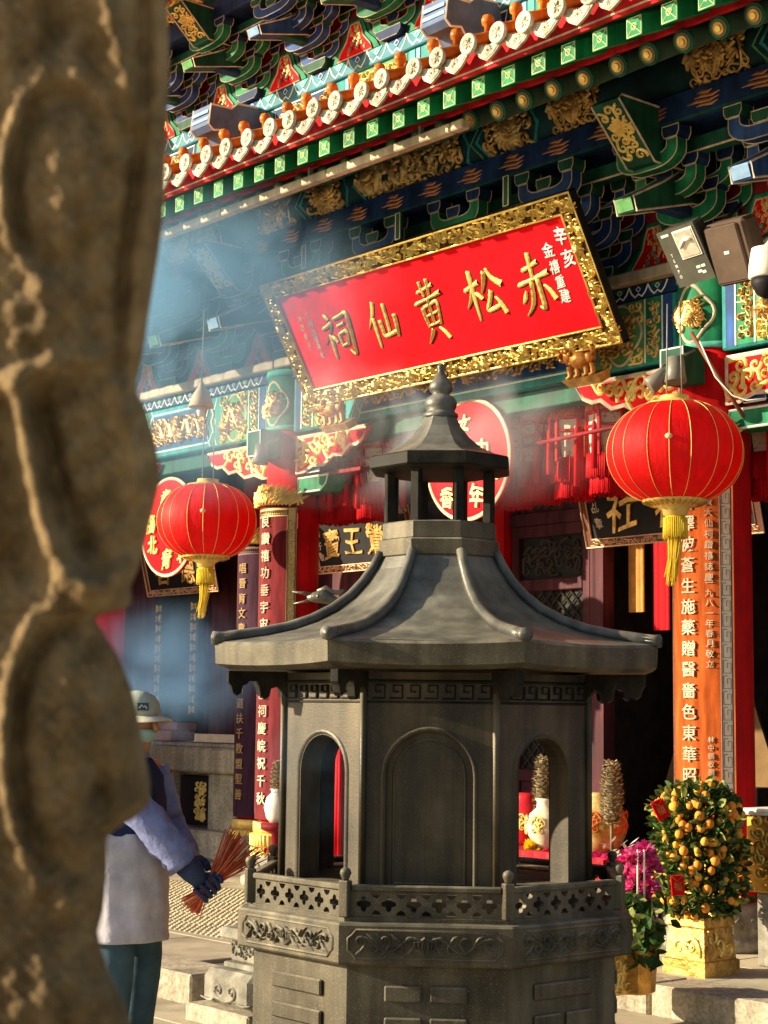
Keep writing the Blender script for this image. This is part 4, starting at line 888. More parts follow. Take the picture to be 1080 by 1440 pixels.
# ============================================================ couplet boards wrapped round columns
def meander(mb, a0, z0, z1, w, T, m):
    st_ = w * 1.55; n = int((z1 - z0) / st_)
    for k in range(n):
        z = z0 + k * st_; x0, x1, xm = a0 + w * .12, a0 + w * .88, a0 + w * .5
        q = st_ * .5
        for pts in ([(x0, z), (x1, z), (x1, z + q * 1.3), (xm, z + q * 1.3), (xm, z + q * .65)], [(x0, z), (x0, z + q * 2 * .82)], [(x0, z + 2 * q * .82), (xm, z + 2 * q * .82)]):
            mb.ridge(pts, [w * .055] * len(pts), .004, T, m)
    for x in (a0 - w * .04, a0 + w * 1.04): mb.ridge([(x, z0 - .02), (x, z1 + .02)], [w * .12] * 2, .005, T, m)
def couplet(name, cx, cy, z0, z1, wood, linem, label, chars, zfirst, step, size, smalls=(), foot=True, textm=None, amid=-pi / 2, group=None):
    R = .252; t = empty(name, (cx, cy - R, z0), label, 'couplet board', group)
    half = radians(62); n = 28; b = MB(); outer = [(R + .022) for _ in range(n + 1)]
    vs = []; fs = []
    for zz in (z0, z1):
        for k in range(n + 1):
            a = amid - half + 2 * half * k / n; vs += [(cx + (R - .006) * cos(a), cy + (R - .006) * sin(a), zz), (cx + (R + .02) * cos(a), cy + (R + .02) * sin(a), zz)]
    o_ = 2 * (n + 1)
    for k in range(n):
        i = 2 * k; fs += [(i + 1, i + 3, o_ + i + 3, o_ + i + 1), (i, i + 2, o_ + i + 2, o_ + i), (i, i + 1, i + 3, i + 2), (o_ + i, o_ + i + 1, o_ + i + 3, o_ + i + 2)]
    fs += [(0, 1, o_ + 1, o_), (2 * n, 2 * n + 1, o_ + 2 * n + 1, o_ + 2 * n)]
    b.add(vs, fs, 0, False)
    for i_ in range(len(b.f)): b.s[i_] = True
    b.build('board', wood, t)
    T = cyl_T(cx, cy, R + .0205, amid); aw = half * (R + .02)
    m = MB(); mw = .082
    for sgn in (-1, 1):
        a0 = aw - mw - .008 if sgn > 0 else -aw + .008
        # pale border strip, then the dark key pattern on it
        k_ = [a0 + mw * j / 4 for j in range(5)]
        for j in range(4): m.add([(k_[j], z0 + .03, .002), (k_[j + 1], z0 + .03, .002), (k_[j + 1], z1 - .03, .002), (k_[j], z1 - .03, .002)], [(0, 1, 2, 3)], 0, False, T)
        meander(m, a0 + .010, z0 + .06, z1 - .06, mw - .02, lambda a, b_, c: T(a, b_, c + .002), 1)
    for z_ in (z1 - .10, ):
        for j in range(20):
            a_ = -aw + mw + (2 * aw - 2 * mw) * j / 20; a2 = -aw + mw + (2 * aw - 2 * mw) * (j + 1) / 20
            m.add([(a_, z_, .002), (a2, z_, .002), (a2, z_ + .07, .002), (a_, z_ + .07, .002)], [(0, 1, 2, 3)], 0, False, T)
            m.ridge([(a_, z_ + .015), (a2 - .004, z_ + .015), (a2 - .004, z_ + .052), (a_ + .008, z_ + .052), (a_ + .008, z_ + .03)], [.006] * 5, .004, lambda a, b_, c: T(a, b_, c + .002), 1)
    m.build('key_border', [linem, mat('border_brown', (.10, .035, .02), .5)], t)
    tm = textm or CREAM
    for k, ch in enumerate(chars):
        if ch == ' ': continue
        g_ = MB(); put_glyph(g_, ch, 0, zfirst - step * k, size * 1.08, size, T, 0, base=.008, bold=.008, th=.05, wob=.008, seed=k); g_.build('character', tm, t)
    for (txt, a_, zf, stp, sz) in smalls:
        for k, ch in enumerate(txt):
            if ch == ' ': continue
            g_ = MB(); put_glyph(g_, ch, a_, zf - stp * k, sz, sz, T, 0, base=.004, bold=.004, th=.05, wob=.02, seed=k); g_.build('inscription', tm, t)
    # gilt flower crest on top
    c = MB(); rnd = random.Random(int(cx * 10) + 3)
    for k in range(15):
        a_ = -aw * .92 + 2 * aw * .92 * k / 14; hgt = .17 * (1 - (a_ / aw) ** 2 * .55)
        for j in range(5):
            d = (j - 2) * .045; c.ridge([(a_ * .8, z1), (a_ + d * .6, z1 + hgt * .55), (a_ + d * 1.3, z1 + hgt * rnd.uniform(.85, 1.1))], [.03, .034, .006], .045, lambda a, b_, c_: T(a, b_, c_ + .003 * j), 0)
        c.ridge(spiral(a_, z1 + hgt * .45, .032, rnd.uniform(0, 6), 1.2), .018, .06, T, 0)
    c.ridge([(-aw, z1 - .01), (-aw, z1 + .07), (-aw * .9, z1 + .11), (-aw * .82, z1 + .09)], .022, .03, T, 0); c.ridge([(aw, z1 - .01), (aw, z1 + .07), (aw * .9, z1 + .11), (aw * .82, z1 + .09)], .022, .03, T, 0)
    c.build('gilt_crest', GOLDP, t)
    if foot:
        f = MB(); hh = z0 - TZ - .28
        f.lathe([(.27, -.02), (.285, -.025), (.285, -.10), (.27, -.105)], (cx, cy, z0), 24, 0, a0=amid - half, a1=amid + half, cap=False)
        f.lathe([(.275, -.105), (.30, -.13), (.30, -.20), (.285, -.22)], (cx, cy, z0), 24, 1, a0=amid - half, a1=amid + half, cap=False)
        T2 = cyl_T(cx, cy, .30, amid)
        for k in range(17): f.ridge([(-aw * 1.1 + 2.2 * aw * k / 16, z0 - .12), (-aw * 1.1 + 2.2 * aw * k / 16, z0 - .21)], [.02, .02], .012, T2, 0)
        scrolls(f, 2 * aw, .15, int(cx * 3) + 8, .03, lambda a, b_, c_: T2(a, z0 - .30 + b_, c_ - .01), 0)
        f.lathe([(.285, -.22), (.288, -.38)], (cx, cy, z0), 24, 2, a0=amid - half, a1=amid + half, cap=False)
        f.build('foot', [GOLDP, mat('ochre_gilt', (.55, .34, .08), .45, metal=.3), DRED], t)
    return t
zr = lambda y: PY(985, y, -.27).z
couplet('couplet_board', 0, 0, .69, 3.27, WOODR, mat('pale_border', (.80, .70, .52), .5, var=.08), 'orange-brown curved couplet board with cream characters on the right red column', '普澤被蒼生施藥贈醫嗇色東華昭烈', zr(705), .131, .103,
        [('黃大仙祠鑽禧誌慶', .140, PY(1000, 706, -.2).z, .068, .055), ('一九八一年春月敬立', .140, PY(1000, 820, -.2).z, .063, .052), ('林中鶴敬撰 陳啟源', .142, PY(1000, 1040, -.2).z, .05, .042)], foot=True)
zl = lambda y: PY(372, y, -.27).z
couplet('couplet_board', -4.5, 0, .66, 3.24, WOODD, mat('gold_border', (.50, .38, .15), .5, metal=.2, var=.15), 'dark red curved couplet board with gold key border on the left red column', '良讚禧功垂宇宙培園道國祠慶皖祝千秋', zl(734), (zl(734) - zl(1123)) / 16, .105)
cq = PY(342, 950, .75)
ic = MB(); ic.lathe([(.235, .14), (.23, 4.0)], (cq.x, 1.0, 0), 32); ic.build('column', RED, hall)
couplet('couplet_board', cq.x, 1.0, .56, 3.10, WOODP, mat('purple_border', (.20, .12, .12), .5, var=.15), 'dim purple-brown couplet board on the inner column behind the left one', '唱晉育文章緣回生普道扶千教盟聖善', PY(342, 800, .75).z, .140, .105, textm=mat('dull_gold_text', (.36, .24, .10), .5))

# ============================================================ round red discs
def disc(cx, cz, y, label, chars):
    R = .455; t = empty('round_disc', (cx, y, cz), label, 'disc', 'round red discs with gold characters')
    b = MB(); b.lathe([(.001, .02), (R - .02, .02), (R, .012), (R, -.02), (.001, -.02)], (0, 0, 0), 56, 0); b.v = [(cx + x, y - z, cz + yy_) for x, yy_, z in b.v]; b.build('board', REDP, t)
    r = MB(); r.ridge([(cx + (R - .012) * cos(2 * pi * q / 56), cz + (R - .012) * sin(2 * pi * q / 56)) for q in range(57)], [.034] * 57, .016, XZ(y - .015), 0); r.build('rim', CREAM, t)
    for (ch, a, b_, s) in chars:
        g_ = MB(); put_glyph(g_, ch, cx + a, cz + b_, s, s * 1.1, XZ(y - .021), 0, bold=.02, th=.12, wob=.05, shear=.1, seed=a * 9); g_.build('character', GOLDP, t)
    return t
disc(-6.24, 3.20, -.30 + .2, 'red round disc with gold rim and gold characters behind the far left lantern', [('歲', -.02, .26, .16), ('月', .22, .26, .12), ('人', .05, .10, .16), ('福', -.27, .04, .17), ('北', -.22, -.16, .16), ('青', .02, -.30, .17), ('木', .25, -.27, .13), ('春', .18, -.06, .15)])
disc(-2.22, 3.40, -.10, 'red round disc seen behind the burner top', [('女', -.02, .27, .13), ('人', -.14, .10, .22), ('中', .18, .06, .15), ('香', -.2, -.27, .15), ('年', .12, -.28, .16), ('大', .02, -.1, .16), ('吉', .3, -.12, .12)])

# ============================================================ palace lanterns with red fringes
def make_palace():
    t = empty('palace_lantern', (0, 0, 0)); R = .165
    f = MB(); hexa = lambda r, z: [(r * cos(pi / 6 + pi / 3 * q), r * sin(pi / 6 + pi / 3 * q), z) for q in range(6)]
    for k in range(6):
        a = pi / 6 + pi / 3 * k; c, s_ = cos(a), sin(a)
        f.bbox(-.012, .012, -.012, .012, -.02, .40, .003, 0, T=lambda x, y, z, c=c, s_=s_: (R * c + x * c - y * s_, R * s_ + x * s_ + y * c, z))
        f.tube([(R * c, R * s_, .38), (R * 1.25 * c, R * 1.25 * s_, .41), (R * 1.4 * c, R * 1.4 * s_, .46), (R * 1.2 * c, R * 1.2 * s_, .475)], [.016, .018, .02, .008], 6, 0)
        f.ball((R * 1.32 * c, R * 1.32 * s_, .485), .022, 6, 0)
        for z in (0.0, .20, .30): 
            a2 = a + pi / 3; f.tube([(R * c, R * s_, z), (R * cos(a2), R * sin(a2), z)], .010, 4, 0, smooth=False)
        f.ball((R * 1.09 * c, R * 1.09 * s_, .36), .007, 5, 1)
    f.build('frame', [RED, GOLDP], t)
    for k in range(6):
        a = pi / 6 + pi / 3 * k; a2 = a + pi / 3; p0 = Vector((cos(a), sin(a), 0)) * R * .95; p1 = Vector((cos(a2), sin(a2), 0)) * R * .95; e = (p1 - p0)
        m = MB(); q0, q1 = p0 + e * .06, p0 + e * .94; lo0, lo1 = p0 + e * .22, p0 + e * .78
        n_ = Vector((0, 0, 1)).cross(e).normalized() * .004
        def slab(pp): m.add([x_ for x_ in pp] + [x_ + n_ for x_ in pp], [(0, 1, 2, 3), (7, 6, 5, 4), (0, 1, 5, 4), (1, 2, 6, 5), (2, 3, 7, 6), (3, 0, 4, 7)], 0)
        z_ = lambda p, z: Vector((p.x, p.y, z))
        slab([z_(lo0, .01), z_(lo1, .01), z_(q1, .19), z_(q0, .19)]); slab([z_(q0, .215), z_(q1, .215), z_(q1, .285), z_(q0, .285)])
        m.build('painted_panel', PAPER, t)
    c = MB(); c.lathe([(R * .98, .31), (R * 1.05, .40), (R * .9, .41)], (0, 0, 0), 36, 0)
    for k in range(60):
        a = 2 * pi * k / 60; c.tube([(R * 1.04 * cos(a), R * 1.04 * sin(a), .405), (R * 1.05 * cos(a), R * 1.05 * sin(a), .305)], .005, 4, 0)
    c.build('top_fringe', ORANGEF, t)
    s = MB(); rnd = random.Random(8)
    for rr_, z0_, z1_ in ((R * .98, .0, -.17), (R * .80, -.05, -.285)):
        for k in range(64):
            a = 2 * pi * k / 64; d = rnd.uniform(-.004, .004); s.tube([(rr_ * cos(a), rr_ * sin(a), z0_), ((rr_ + d + .006) * cos(a), (rr_ + d + .006) * sin(a), z1_ + rnd.uniform(-.01, .01))], .009, 4, 0)
    for k in range(6):
        a = pi / 6 + pi / 3 * k; x, y = R * 1.42 * cos(a), R * 1.42 * sin(a)
        s.tube([(x, y, .45), (x, y, .20)], .006, 4, 0); s.tube([(x, y, .21), (x, y, .17), (x, y, -.12 - .05 * (k % 3))], [.012, .020, .024], 8, 0)
    s.build('red_fringe', TASS, t)
    w = MB(); w.tube([(0, 0, .40), (0, 0, .80)], .006, 5, 0); w.build('cord', TASS, t)
    return t
PL = make_palace()
pl = [(722, 662, .30, 'red fringed palace lantern nearest the burner roof in the right row'), (762, 654, .30, 'second red fringed palace lantern from the burner in the right row'), (808, 648, .30, 'third red fringed palace lantern, left of the big round lantern'),
      (858, 640, .30, 'red fringed palace lantern half hidden behind the big round lantern'), (468, 690, .30, 'smoke-veiled red fringed palace lantern beside the left red column'), (497, 686, .34, 'smoke-veiled red fringed palace lantern in the middle of the left row'), (527, 682, .30, 'smoke-veiled red fringed palace lantern touching the burner roof edge'), (1085, 640, .30, 'red fringed palace lantern cut by the right picture edge')]
for i, (x, y, Y, lb) in enumerate(pl):
    o = PL if i == 0 else copy_tree(PL); o.location = PY(x, y, Y); o.rotation_euler = (0, 0, .25 + .35 * i); tag(o, lb, 'lantern', 'fringed palace lanterns under the porch')
r_ = MB(); r_.tube([PY(450, 668, .05), PY(540, 654, .05)], .014, 6, 0); tag(r_.build('hanging_rail', DRED), 'dull red rail before the left row of fringed lanterns', 'rail')
r_ = MB(); r_.tube([PY(716, 632, .05), PY(1000, 572, .05)], .016, 6, 0); tag(r_.build('hanging_rail', DRED), 'dull red rail crossing the right row of fringed lanterns', 'rail')

# ============================================================ black name boards in the porch
def board(x0, x1, z0, z1, y, label, chars, smalls, tilt=.25):
    w, h = x1 - x0, z1 - z0; T = plane_T(((x0 + x1) / 2, y, z0), (1, 0, 0), (0, -tilt, 1)); t = empty('name_board', ((x0 + x1) / 2, y, z0), label, 'name board')
    b = MB(); b.box(-w / 2, w / 2, 0, h, -.04, 0, 0, T=T); b.build('panel', BLACK, t)
    f = MB()
    for (a0, a1, b0, b1) in ((-w / 2, w / 2, 0, .06), (-w / 2, w / 2, h - .06, h), (-w / 2, -w / 2 + .06, .06, h - .06), (w / 2 - .06, w / 2, .06, h - .06)): f.box(a0, a1, b0, b1, -.02, .010, 1, T=T)
    f.ridge([(-w / 2, 0), (w / 2, 0), (w / 2, h), (-w / 2, h), (-w / 2, 0)], [.014] * 5, .014, lambda a, b_, c: T(a, b_, c + .010), 0)
    f.ridge([(-w / 2 + .06, .06), (w / 2 - .06, .06), (w / 2 - .06, h - .06), (-w / 2 + .06, h - .06), (-w / 2 + .06, .06)], [.012] * 5, .014, lambda a, b_, c: T(a, b_, c + .008), 0)
    for bb in (.03, h - .03): scrolls(f, w * .95, .05, int(w * 30), .018, lambda a, b_, c: T(a, bb + b_, c + .010), 0)
    f.build('frame', [mat('rose_gilt', (.62, .36, .20), .42, metal=.4, var=.3), mat('dark_frame', (.12, .045, .03), .5)], t)
    for ch, a, b_, s in chars:
        g_ = MB(); put_glyph(g_, ch, a, b_, s * .95, s * 1.1, T, 0, bold=.012, th=.05, wob=.045, shear=.12, seed=a * 7); g_.build('character', OGOLD, t)
    for ch, a, b_, s in smalls:
        g_ = MB(); put_glyph(g_, ch, a, b_, s, s * 1.1, T, 0, bold=.006, th=.05, wob=.05, seed=b_ * 9); g_.build('inscription', CREAM, t)
board(-1.96, -.30, 2.80, 3.36, .90, 'black name board with gold frame behind the right lantern', [('社', -.42, .28, .34), ('福', .05, .28, .34), ('賜', .50, .28, .34)], [('子', -.70, .42, .08), ('乩', -.69, .30, .08), ('章', -.68, .18, .08)])
board(-5.30, -3.9, 2.78, 3.30, .90, 'black name board with gilt cursive characters beside the left column', [('寶', -.42, .26, .26), ('王', -.12, .26, .26), ('鶯', .2, .26, .28)], [('弟', -.60, .36, .07), ('子', -.60, .25, .07), ('敬', -.60, .15, .07)])
board(-8.45, -7.15, 2.72, 3.25, 1.10, 'dim dark name board below the far left red disc', [('善', -.3, .26, .3), ('德', .15, .26, .3)], [])
# lamp trunking under the eave
tr = empty('lamp_trunking', (-4, -1.72, 5.14), 'long pale lamp trunking fixed under the lower eave', 'light fitting')
x = -9.3
while x < -.6:
    x2 = min(x + 1.24, -.50); m = MB(); m.bbox(x, x2 - .01, -1.76, -1.69, 5.115, 5.175, .008); m.build('trunking_length', WHITEP if False else STRIP, tr); x += 1.24
for k in range(8):
    m = MB(); xx = -9 + 1.15 * k; m.box(xx, xx + .02, -1.73, -1.70, 5.175, 5.24); m.build('clip', GREYM, tr)
# floodlight, loudspeaker, dome camera, spot lamps
def rotT(c, u, v): return plane_T(c, u, v)
c = PY(966, 358, -.72); u = Vector((1, -.1, .02)); v = Vector((0, -.72, 1)); T = rotT(c, u, v)
fl = empty('floodlight', c, 'grey floodlight with square glass and white lettering beside the loudspeaker', 'floodlight')
m = MB(); m.bbox(-.15, .15, -.18, .18, -.10, 0, .015, 0, T=T); m.box(-.155, .155, -.185, .185, .0, .012, 1, T=T); m.build('housing', [DGREYM, mat('olive_grey_paint', (.075, .073, .055), .45)], fl)
m = MB(); m.box(-.03, .135, -.02, .165, .012, .018, 0, T=T); m.build('bezel', WHITEP, fl)
m = MB(); m.box(-.02, .125, -.01, .155, .018, .022, 0, T=T); m.tube([T(.0, .06, .028), T(.05, .10, .03), T(.10, .09, .028)], .012, 6, 1); m.build('lamp_glass', [REFL, WHITEP], fl)
for k, chh in enumerate('TEMPO'):
    m = MB(); put_glyph(m, chh, -.105 + .0 * k, -.12 + .036 * (4 - k), .026, .030, T, 0, base=.012, bold=.01, th=.05); m.build('lettering', WLINE, fl)
for (a, b_) in ((.06, -.09), (.10, -.09), (.06, -.12), (.09, -.13), (-.11, .155), (-.08, .155)): 
    m = MB(); m.box(a - .016, a + .016, b_ - .008, b_ + .008, .012, .015, 0, T=T); m.build('marking', WLINE, fl)
m = MB(); m.tube([T(-.16, 0, -.05), T(-.17, -.02, -.2), T(.17, -.02, -.2), T(.16, 0, -.05)], .012, 6, 0); m.tube([T(0, 0, -.2), T(.0, .05, -.62)], .016, 6, 0); m.build('yoke', DGREYM, fl)
c = PY(1027, 356, -.70); T = rotT(c, Vector((1, .05, 0)), Vector((0, -.45, 1)))
sp = empty('loudspeaker', c, 'brown box loudspeaker to the right of the floodlight', 'loudspeaker')
m = MB(); m.bbox(-.15, .15, -.19, .19, -.16, 0, .022, 0, T=T); m.build('cabinet', mat('brown_plastic', (.085, .055, .038), .6, var=.15), sp)
m = MB(); m.bbox(-.135, .10, -.175, .175, 0, .014, .010, 0, T=T); m.build('grille', BROWNB, sp)
m = MB(); m.box(-.03, .005, .0, .018, .014, .018, 0, T=T); m.build('badge', WLINE, sp)
m = MB(); m.tube([T(0, 0, -.16), T(0, .02, -.55)], .02, 6, 0); m.build('bracket', DGREYM, sp)
c = PY(1078, 385, -.70); dc = empty('dome_camera', c, 'white dome security camera at the right picture edge', 'camera')
m = MB(); m.lathe([(.02, .17), (.085, .15), (.10, .06), (.105, -.02), (.09, -.03)], c, 20); m.build('housing', WHITEP, dc)
m = MB(); m.lathe([(.088, -.03), (.085, -.07), (.06, -.12), (.02, -.145), (.001, -.148)], c, 20); m.build('dome', BLACK, dc)
m = MB(); m.tube([c + Vector((0, 0, .16)), c + Vector((0, .15, .30)), c + Vector((0, .55, .30))], .018, 6); m.build('arm', WHITEP, dc)
def spot(x, y, Y, label, d, s=1.0):
    c = PY(x, y, Y); d = Vector(d).normalized(); t = empty('spot_lamp', c, label, 'lamp'); m = MB()
    m.tube([c - d * .09 * s, c - d * .085 * s, c + d * .0 * s, c + d * .07 * s, c + d * .075 * s], [.03 * s, .055 * s, .06 * s, .07 * s, .062 * s], 16, 0); m.build('lamp_can', GREYM, t)
    m = MB(); m.tube([c - d * .03 * s, c + Vector((0, .05, .10)), c + Vector((0, .18, .16))], .010, 5, 0); m.build('bracket', GREYM, t); return t
spot(924, 535, -.55, 'grey spot lamp pointing down left above the right lantern', (-.5, -.5, -.55), .85); spot(950, 522, -.50, 'upright grey spot lamp directly above the right lantern', (.1, -.1, -1))
spot(367, 640, -.50, 'grey spot lamp near the top of the left column', (0, -.1, -1))
c = PY(283, 562, -1.0); t = empty('bell_lamp', c, 'pale bell-shaped lamp hanging above the far left lantern', 'lamp')
m = MB(); m.lathe([(.015, .14), (.03, .10), (.075, .03), (.105, -.06), (.10, -.065), (.07, .02)], c, 24); m.build('shade', mat('buff_enamel', (.55, .42, .28), .4, var=.1), t)
m = MB(); m.lathe([(.028, -.06), (.035, -.10), (.028, -.13), (.01, -.14)], c, 12); m.build('bulb', WHITEP, t)
m = MB(); m.tube([c + Vector((0, 0, .14)), c + Vector((0, .02, 1.06))], .007, 5); m.build('rod', GREYM, t)
m = MB(); m.tube([PY(972, 468, -.45), PY(1016, 540, -.40), PY(1046, 586, -.36)], .014, 6, 0); tag(m.build('wooden_pole', mat('brown_pole', (.16, .06, .03), .5)), 'thin brown pole slanting across the top of the right column', 'pole')
m = MB(); pts = [PY(984, 480, -.47), PY(1006, 530, -.46), PY(1030, 556, -.42), PY(1050, 563, -.38), PY(1078, 560, -.36)]; m.tube(pts, .0045, 5, 0); tag(m.build('cable', WHITEP), 'thin pale cable drooping beside the slanting pole', 'cable')
# ============================================================ eight-sided incense burner
BX, BY = 1.621, -3.825
burner = empty('incense_burner', (BX, BY, 0), 'tall dark eight-sided iron incense burner with curved roof and gourd finial', 'incense burner')
def octv(R, z, ph=22.5): return [(BX + R * cos(radians(ph + 45 * k)), BY + R * sin(radians(ph + 45 * k)), z) for k in range(8)]
def oct_stack(prof, mats, name, parent=burner, mi=None):
    m = MB(); m.loft([octv(R, z) for R, z in prof], 0, False); return m.build(name, mats, parent)
def face_T(k, R):                                     # face k outward normal at 45k deg; a along the face, b = z, c outwards
    an = radians(45 * k); n = Vector((cos(an), sin(an), 0)); u = Vector((-sin(an), cos(an), 0)); ap = R * cos(pi / 8)
    return lambda a, b, c: (BX + n.x * (ap + c) + u.x * a, BY + n.y * (ap + c) + u.y * a, b)
def side(R): return 2 * R * sin(pi / 8)
oct_stack([(.83, -.02), (.83, .09), (.80, .10), (.775, .11), (.775, .60), (.79, .612)], IRONL, 'pedestal')
# trigram bars, a different sign on every face
TRI = ['101', '011', '100', '010', '001', '111', '110', '000']
for k in range(8):
    T = face_T(k, .775)
    for j, c in enumerate(TRI[k]):
        z = .505 - .115 * j
        segs = [(-.155, .155)] if c == '1' else [(-.155, -.015), (.015, .155)]
        for (a0, a1) in segs:
            m = MB(); m.bbox(a0, a1, z - .030, z + .030, 0, .016, .006, 0, T=T); m.build('trigram_bar', IRONL, burner)
band = oct_stack([(.79, .612), (.835, .614), (.842, .622), (.842, .757), (.835, .765), (.80, .768)], IRONL, 'carved_band')
w = side(.842)
def cscroll(pts, m, wd, ht, T):
    m.ridge(pts, wd, ht, T, 0)
for k in range(8):
    T0 = face_T(k, .842); m = MB(); hw, hh = w / 2 - .035, .052; T = lambda a, b, c, T0=T0: T0(a, .690 + b, c)
    fr_ = [(-hw + .03, -hh), (hw - .03, -hh), (hw - .015, -hh + .02), (hw, -hh + .03), (hw, hh - .03), (hw - .015, hh - .02), (hw - .03, hh), (-hw + .03, hh), (-hw + .015, hh - .02), (-hw, hh - .03), (-hw, -hh + .03), (-hw + .015, -hh + .02)]
    m.ridge(fr_ + fr_[:1], [.010] * 13, .007, T, 0)
    for q in range(3):                                # lotus in the middle
        for sgn in (-1, 1): m.ridge([(0, -.035), (sgn * (.012 + .012 * q), -.012), (sgn * (.010 + .016 * q), .012), (sgn * .004 * q, .030 - .006 * q)], [.012] * 4, .014, T, 0)
    for sgn in (-1, 1):                               # leafy scroll to both sides
        m.ridge([(sgn * a, .026 * sin(a * 34)) for a in [.02 + .012 * q for q in range(20)]], [.012] * 20, .014, T, 0)
        for q in range(5):
            cx_ = .058 + .046 * q; s2 = 1 if q % 2 else -1
            m.ridge([(sgn * x, y) for x, y in spiral(cx_, s2 * -.012, .024, 2.2 * s2, 1.25, s2, 12, 1.2)], [.012 - .0005 * i for i in range(15)], .015, T, 0)
            m.ridge([(sgn * (cx_ - .01), s2 * .012), (sgn * (cx_ + .006), s2 * .030), (sgn * (cx_ + .024), s2 * .040)], [.006, .016, .004], .012, T, 0)
    m.build('scroll_relief', IRONL, band)
oct_stack([(.80, .766), (.80, .784)], IRONL, 'deck')
# balustrade with pierced panels
RB = .795; sB = side(RB)
def quatre(cx, cz, r, l):
    pts = []
    for q in range(4):
        a = pi / 2 * q; c_, s_ = cos(a), sin(a)
        for (x, y) in ((l * .55, -r), (l, -r * .75), (l + r * .35, 0), (l, r * .75), (l * .55, r), (r, r)): pts.append((cx + x * c_ - y * s_, cz + x * s_ + y * c_))
    return pts
hw = sB / 2 - .022
for k in range(8):
    T0 = face_T(k, RB - .012); T = lambda a, b, c, T0=T0: T0(a, b, c - .012); holes = []; n = 6; st_ = 2 * hw / n
    for q in range(n): holes.append(quatre(-hw + st_ * (q + .5), .832, .0115, .025))
    for q in range(1, n):
        x = -hw + st_ * q; holes.append([(x - .020, .874), (x + .020, .874), (x + .013, .860), (x, .853), (x - .013, .860)]); holes.append([(x - .020, .790), (x + .020, .790), (x + .013, .804), (x, .811), (x - .013, .804)])
    vs, fs = plate([(-hw, .784), (hw, .784), (hw, .878), (-hw, .878)], holes, .020)
    m = MB(); m.add(vs, fs, 0, False, T); m.build('pierced_panel', IRONL, burner)
    m = MB(); m.bbox(-hw, hw, .879, .902, -.018, .018, .005, 0, T=T0); m.build('handrail', IRONL, burner)
for k in range(8):
    x, y, _ = octv(RB, 0)[k]; a = radians(22.5 + 45 * k); m = MB(); c_, s_ = cos(a), sin(a)
    m.bbox(-.02, .02, -.02, .02, .784, .918, .004, 0, T=lambda u, v, z: (x + u * c_ - v * s_, y + u * s_ + v * c_, z))
    p = m.build('rail_post', IRONL, burner); m = MB(); m.lathe([(.012, .918), (.014, .926), (.018, .934), (.022, .946), (.018, .958), (.008, .965)], (x, y, 0), 14); m.build('ball', IRONL, p)
# body: eight walls, open arches on the straight faces, closed panels on the diagonal ones
RW = .664; sW = side(RW); ZW0, ZW1 = .86, 1.70
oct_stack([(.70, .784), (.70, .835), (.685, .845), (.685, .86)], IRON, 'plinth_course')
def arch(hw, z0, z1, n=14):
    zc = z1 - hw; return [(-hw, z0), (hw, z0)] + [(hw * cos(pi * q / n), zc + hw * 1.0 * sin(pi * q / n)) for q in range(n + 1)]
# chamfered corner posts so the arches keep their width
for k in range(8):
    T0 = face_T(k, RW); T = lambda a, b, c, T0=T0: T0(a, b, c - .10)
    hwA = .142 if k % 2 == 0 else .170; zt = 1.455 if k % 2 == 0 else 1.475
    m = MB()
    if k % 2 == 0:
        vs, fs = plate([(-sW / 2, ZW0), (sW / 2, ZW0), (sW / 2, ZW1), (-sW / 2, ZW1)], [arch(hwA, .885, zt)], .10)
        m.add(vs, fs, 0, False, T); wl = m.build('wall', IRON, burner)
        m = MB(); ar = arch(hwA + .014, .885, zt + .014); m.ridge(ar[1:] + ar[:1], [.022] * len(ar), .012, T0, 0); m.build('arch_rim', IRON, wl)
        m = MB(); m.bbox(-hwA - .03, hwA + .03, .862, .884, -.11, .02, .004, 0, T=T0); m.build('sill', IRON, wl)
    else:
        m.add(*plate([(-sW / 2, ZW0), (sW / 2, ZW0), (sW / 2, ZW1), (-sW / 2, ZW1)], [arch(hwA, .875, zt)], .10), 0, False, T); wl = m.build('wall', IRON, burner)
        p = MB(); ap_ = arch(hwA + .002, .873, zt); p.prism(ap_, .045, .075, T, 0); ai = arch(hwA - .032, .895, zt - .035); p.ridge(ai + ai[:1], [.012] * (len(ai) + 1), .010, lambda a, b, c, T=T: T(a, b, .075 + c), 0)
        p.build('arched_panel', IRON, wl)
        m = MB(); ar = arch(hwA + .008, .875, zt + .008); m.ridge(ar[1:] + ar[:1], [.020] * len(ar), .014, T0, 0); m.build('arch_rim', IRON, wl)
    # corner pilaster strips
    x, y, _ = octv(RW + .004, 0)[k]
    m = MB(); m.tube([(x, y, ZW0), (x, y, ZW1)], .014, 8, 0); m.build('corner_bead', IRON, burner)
m = MB(); m.loft([octv(.56, .845), octv(.56, .875)], 0, False); m.build('ash_floor', mat('ash', (.30, .20, .13), .9, var=.3, scale=12, bump=.4), burner)
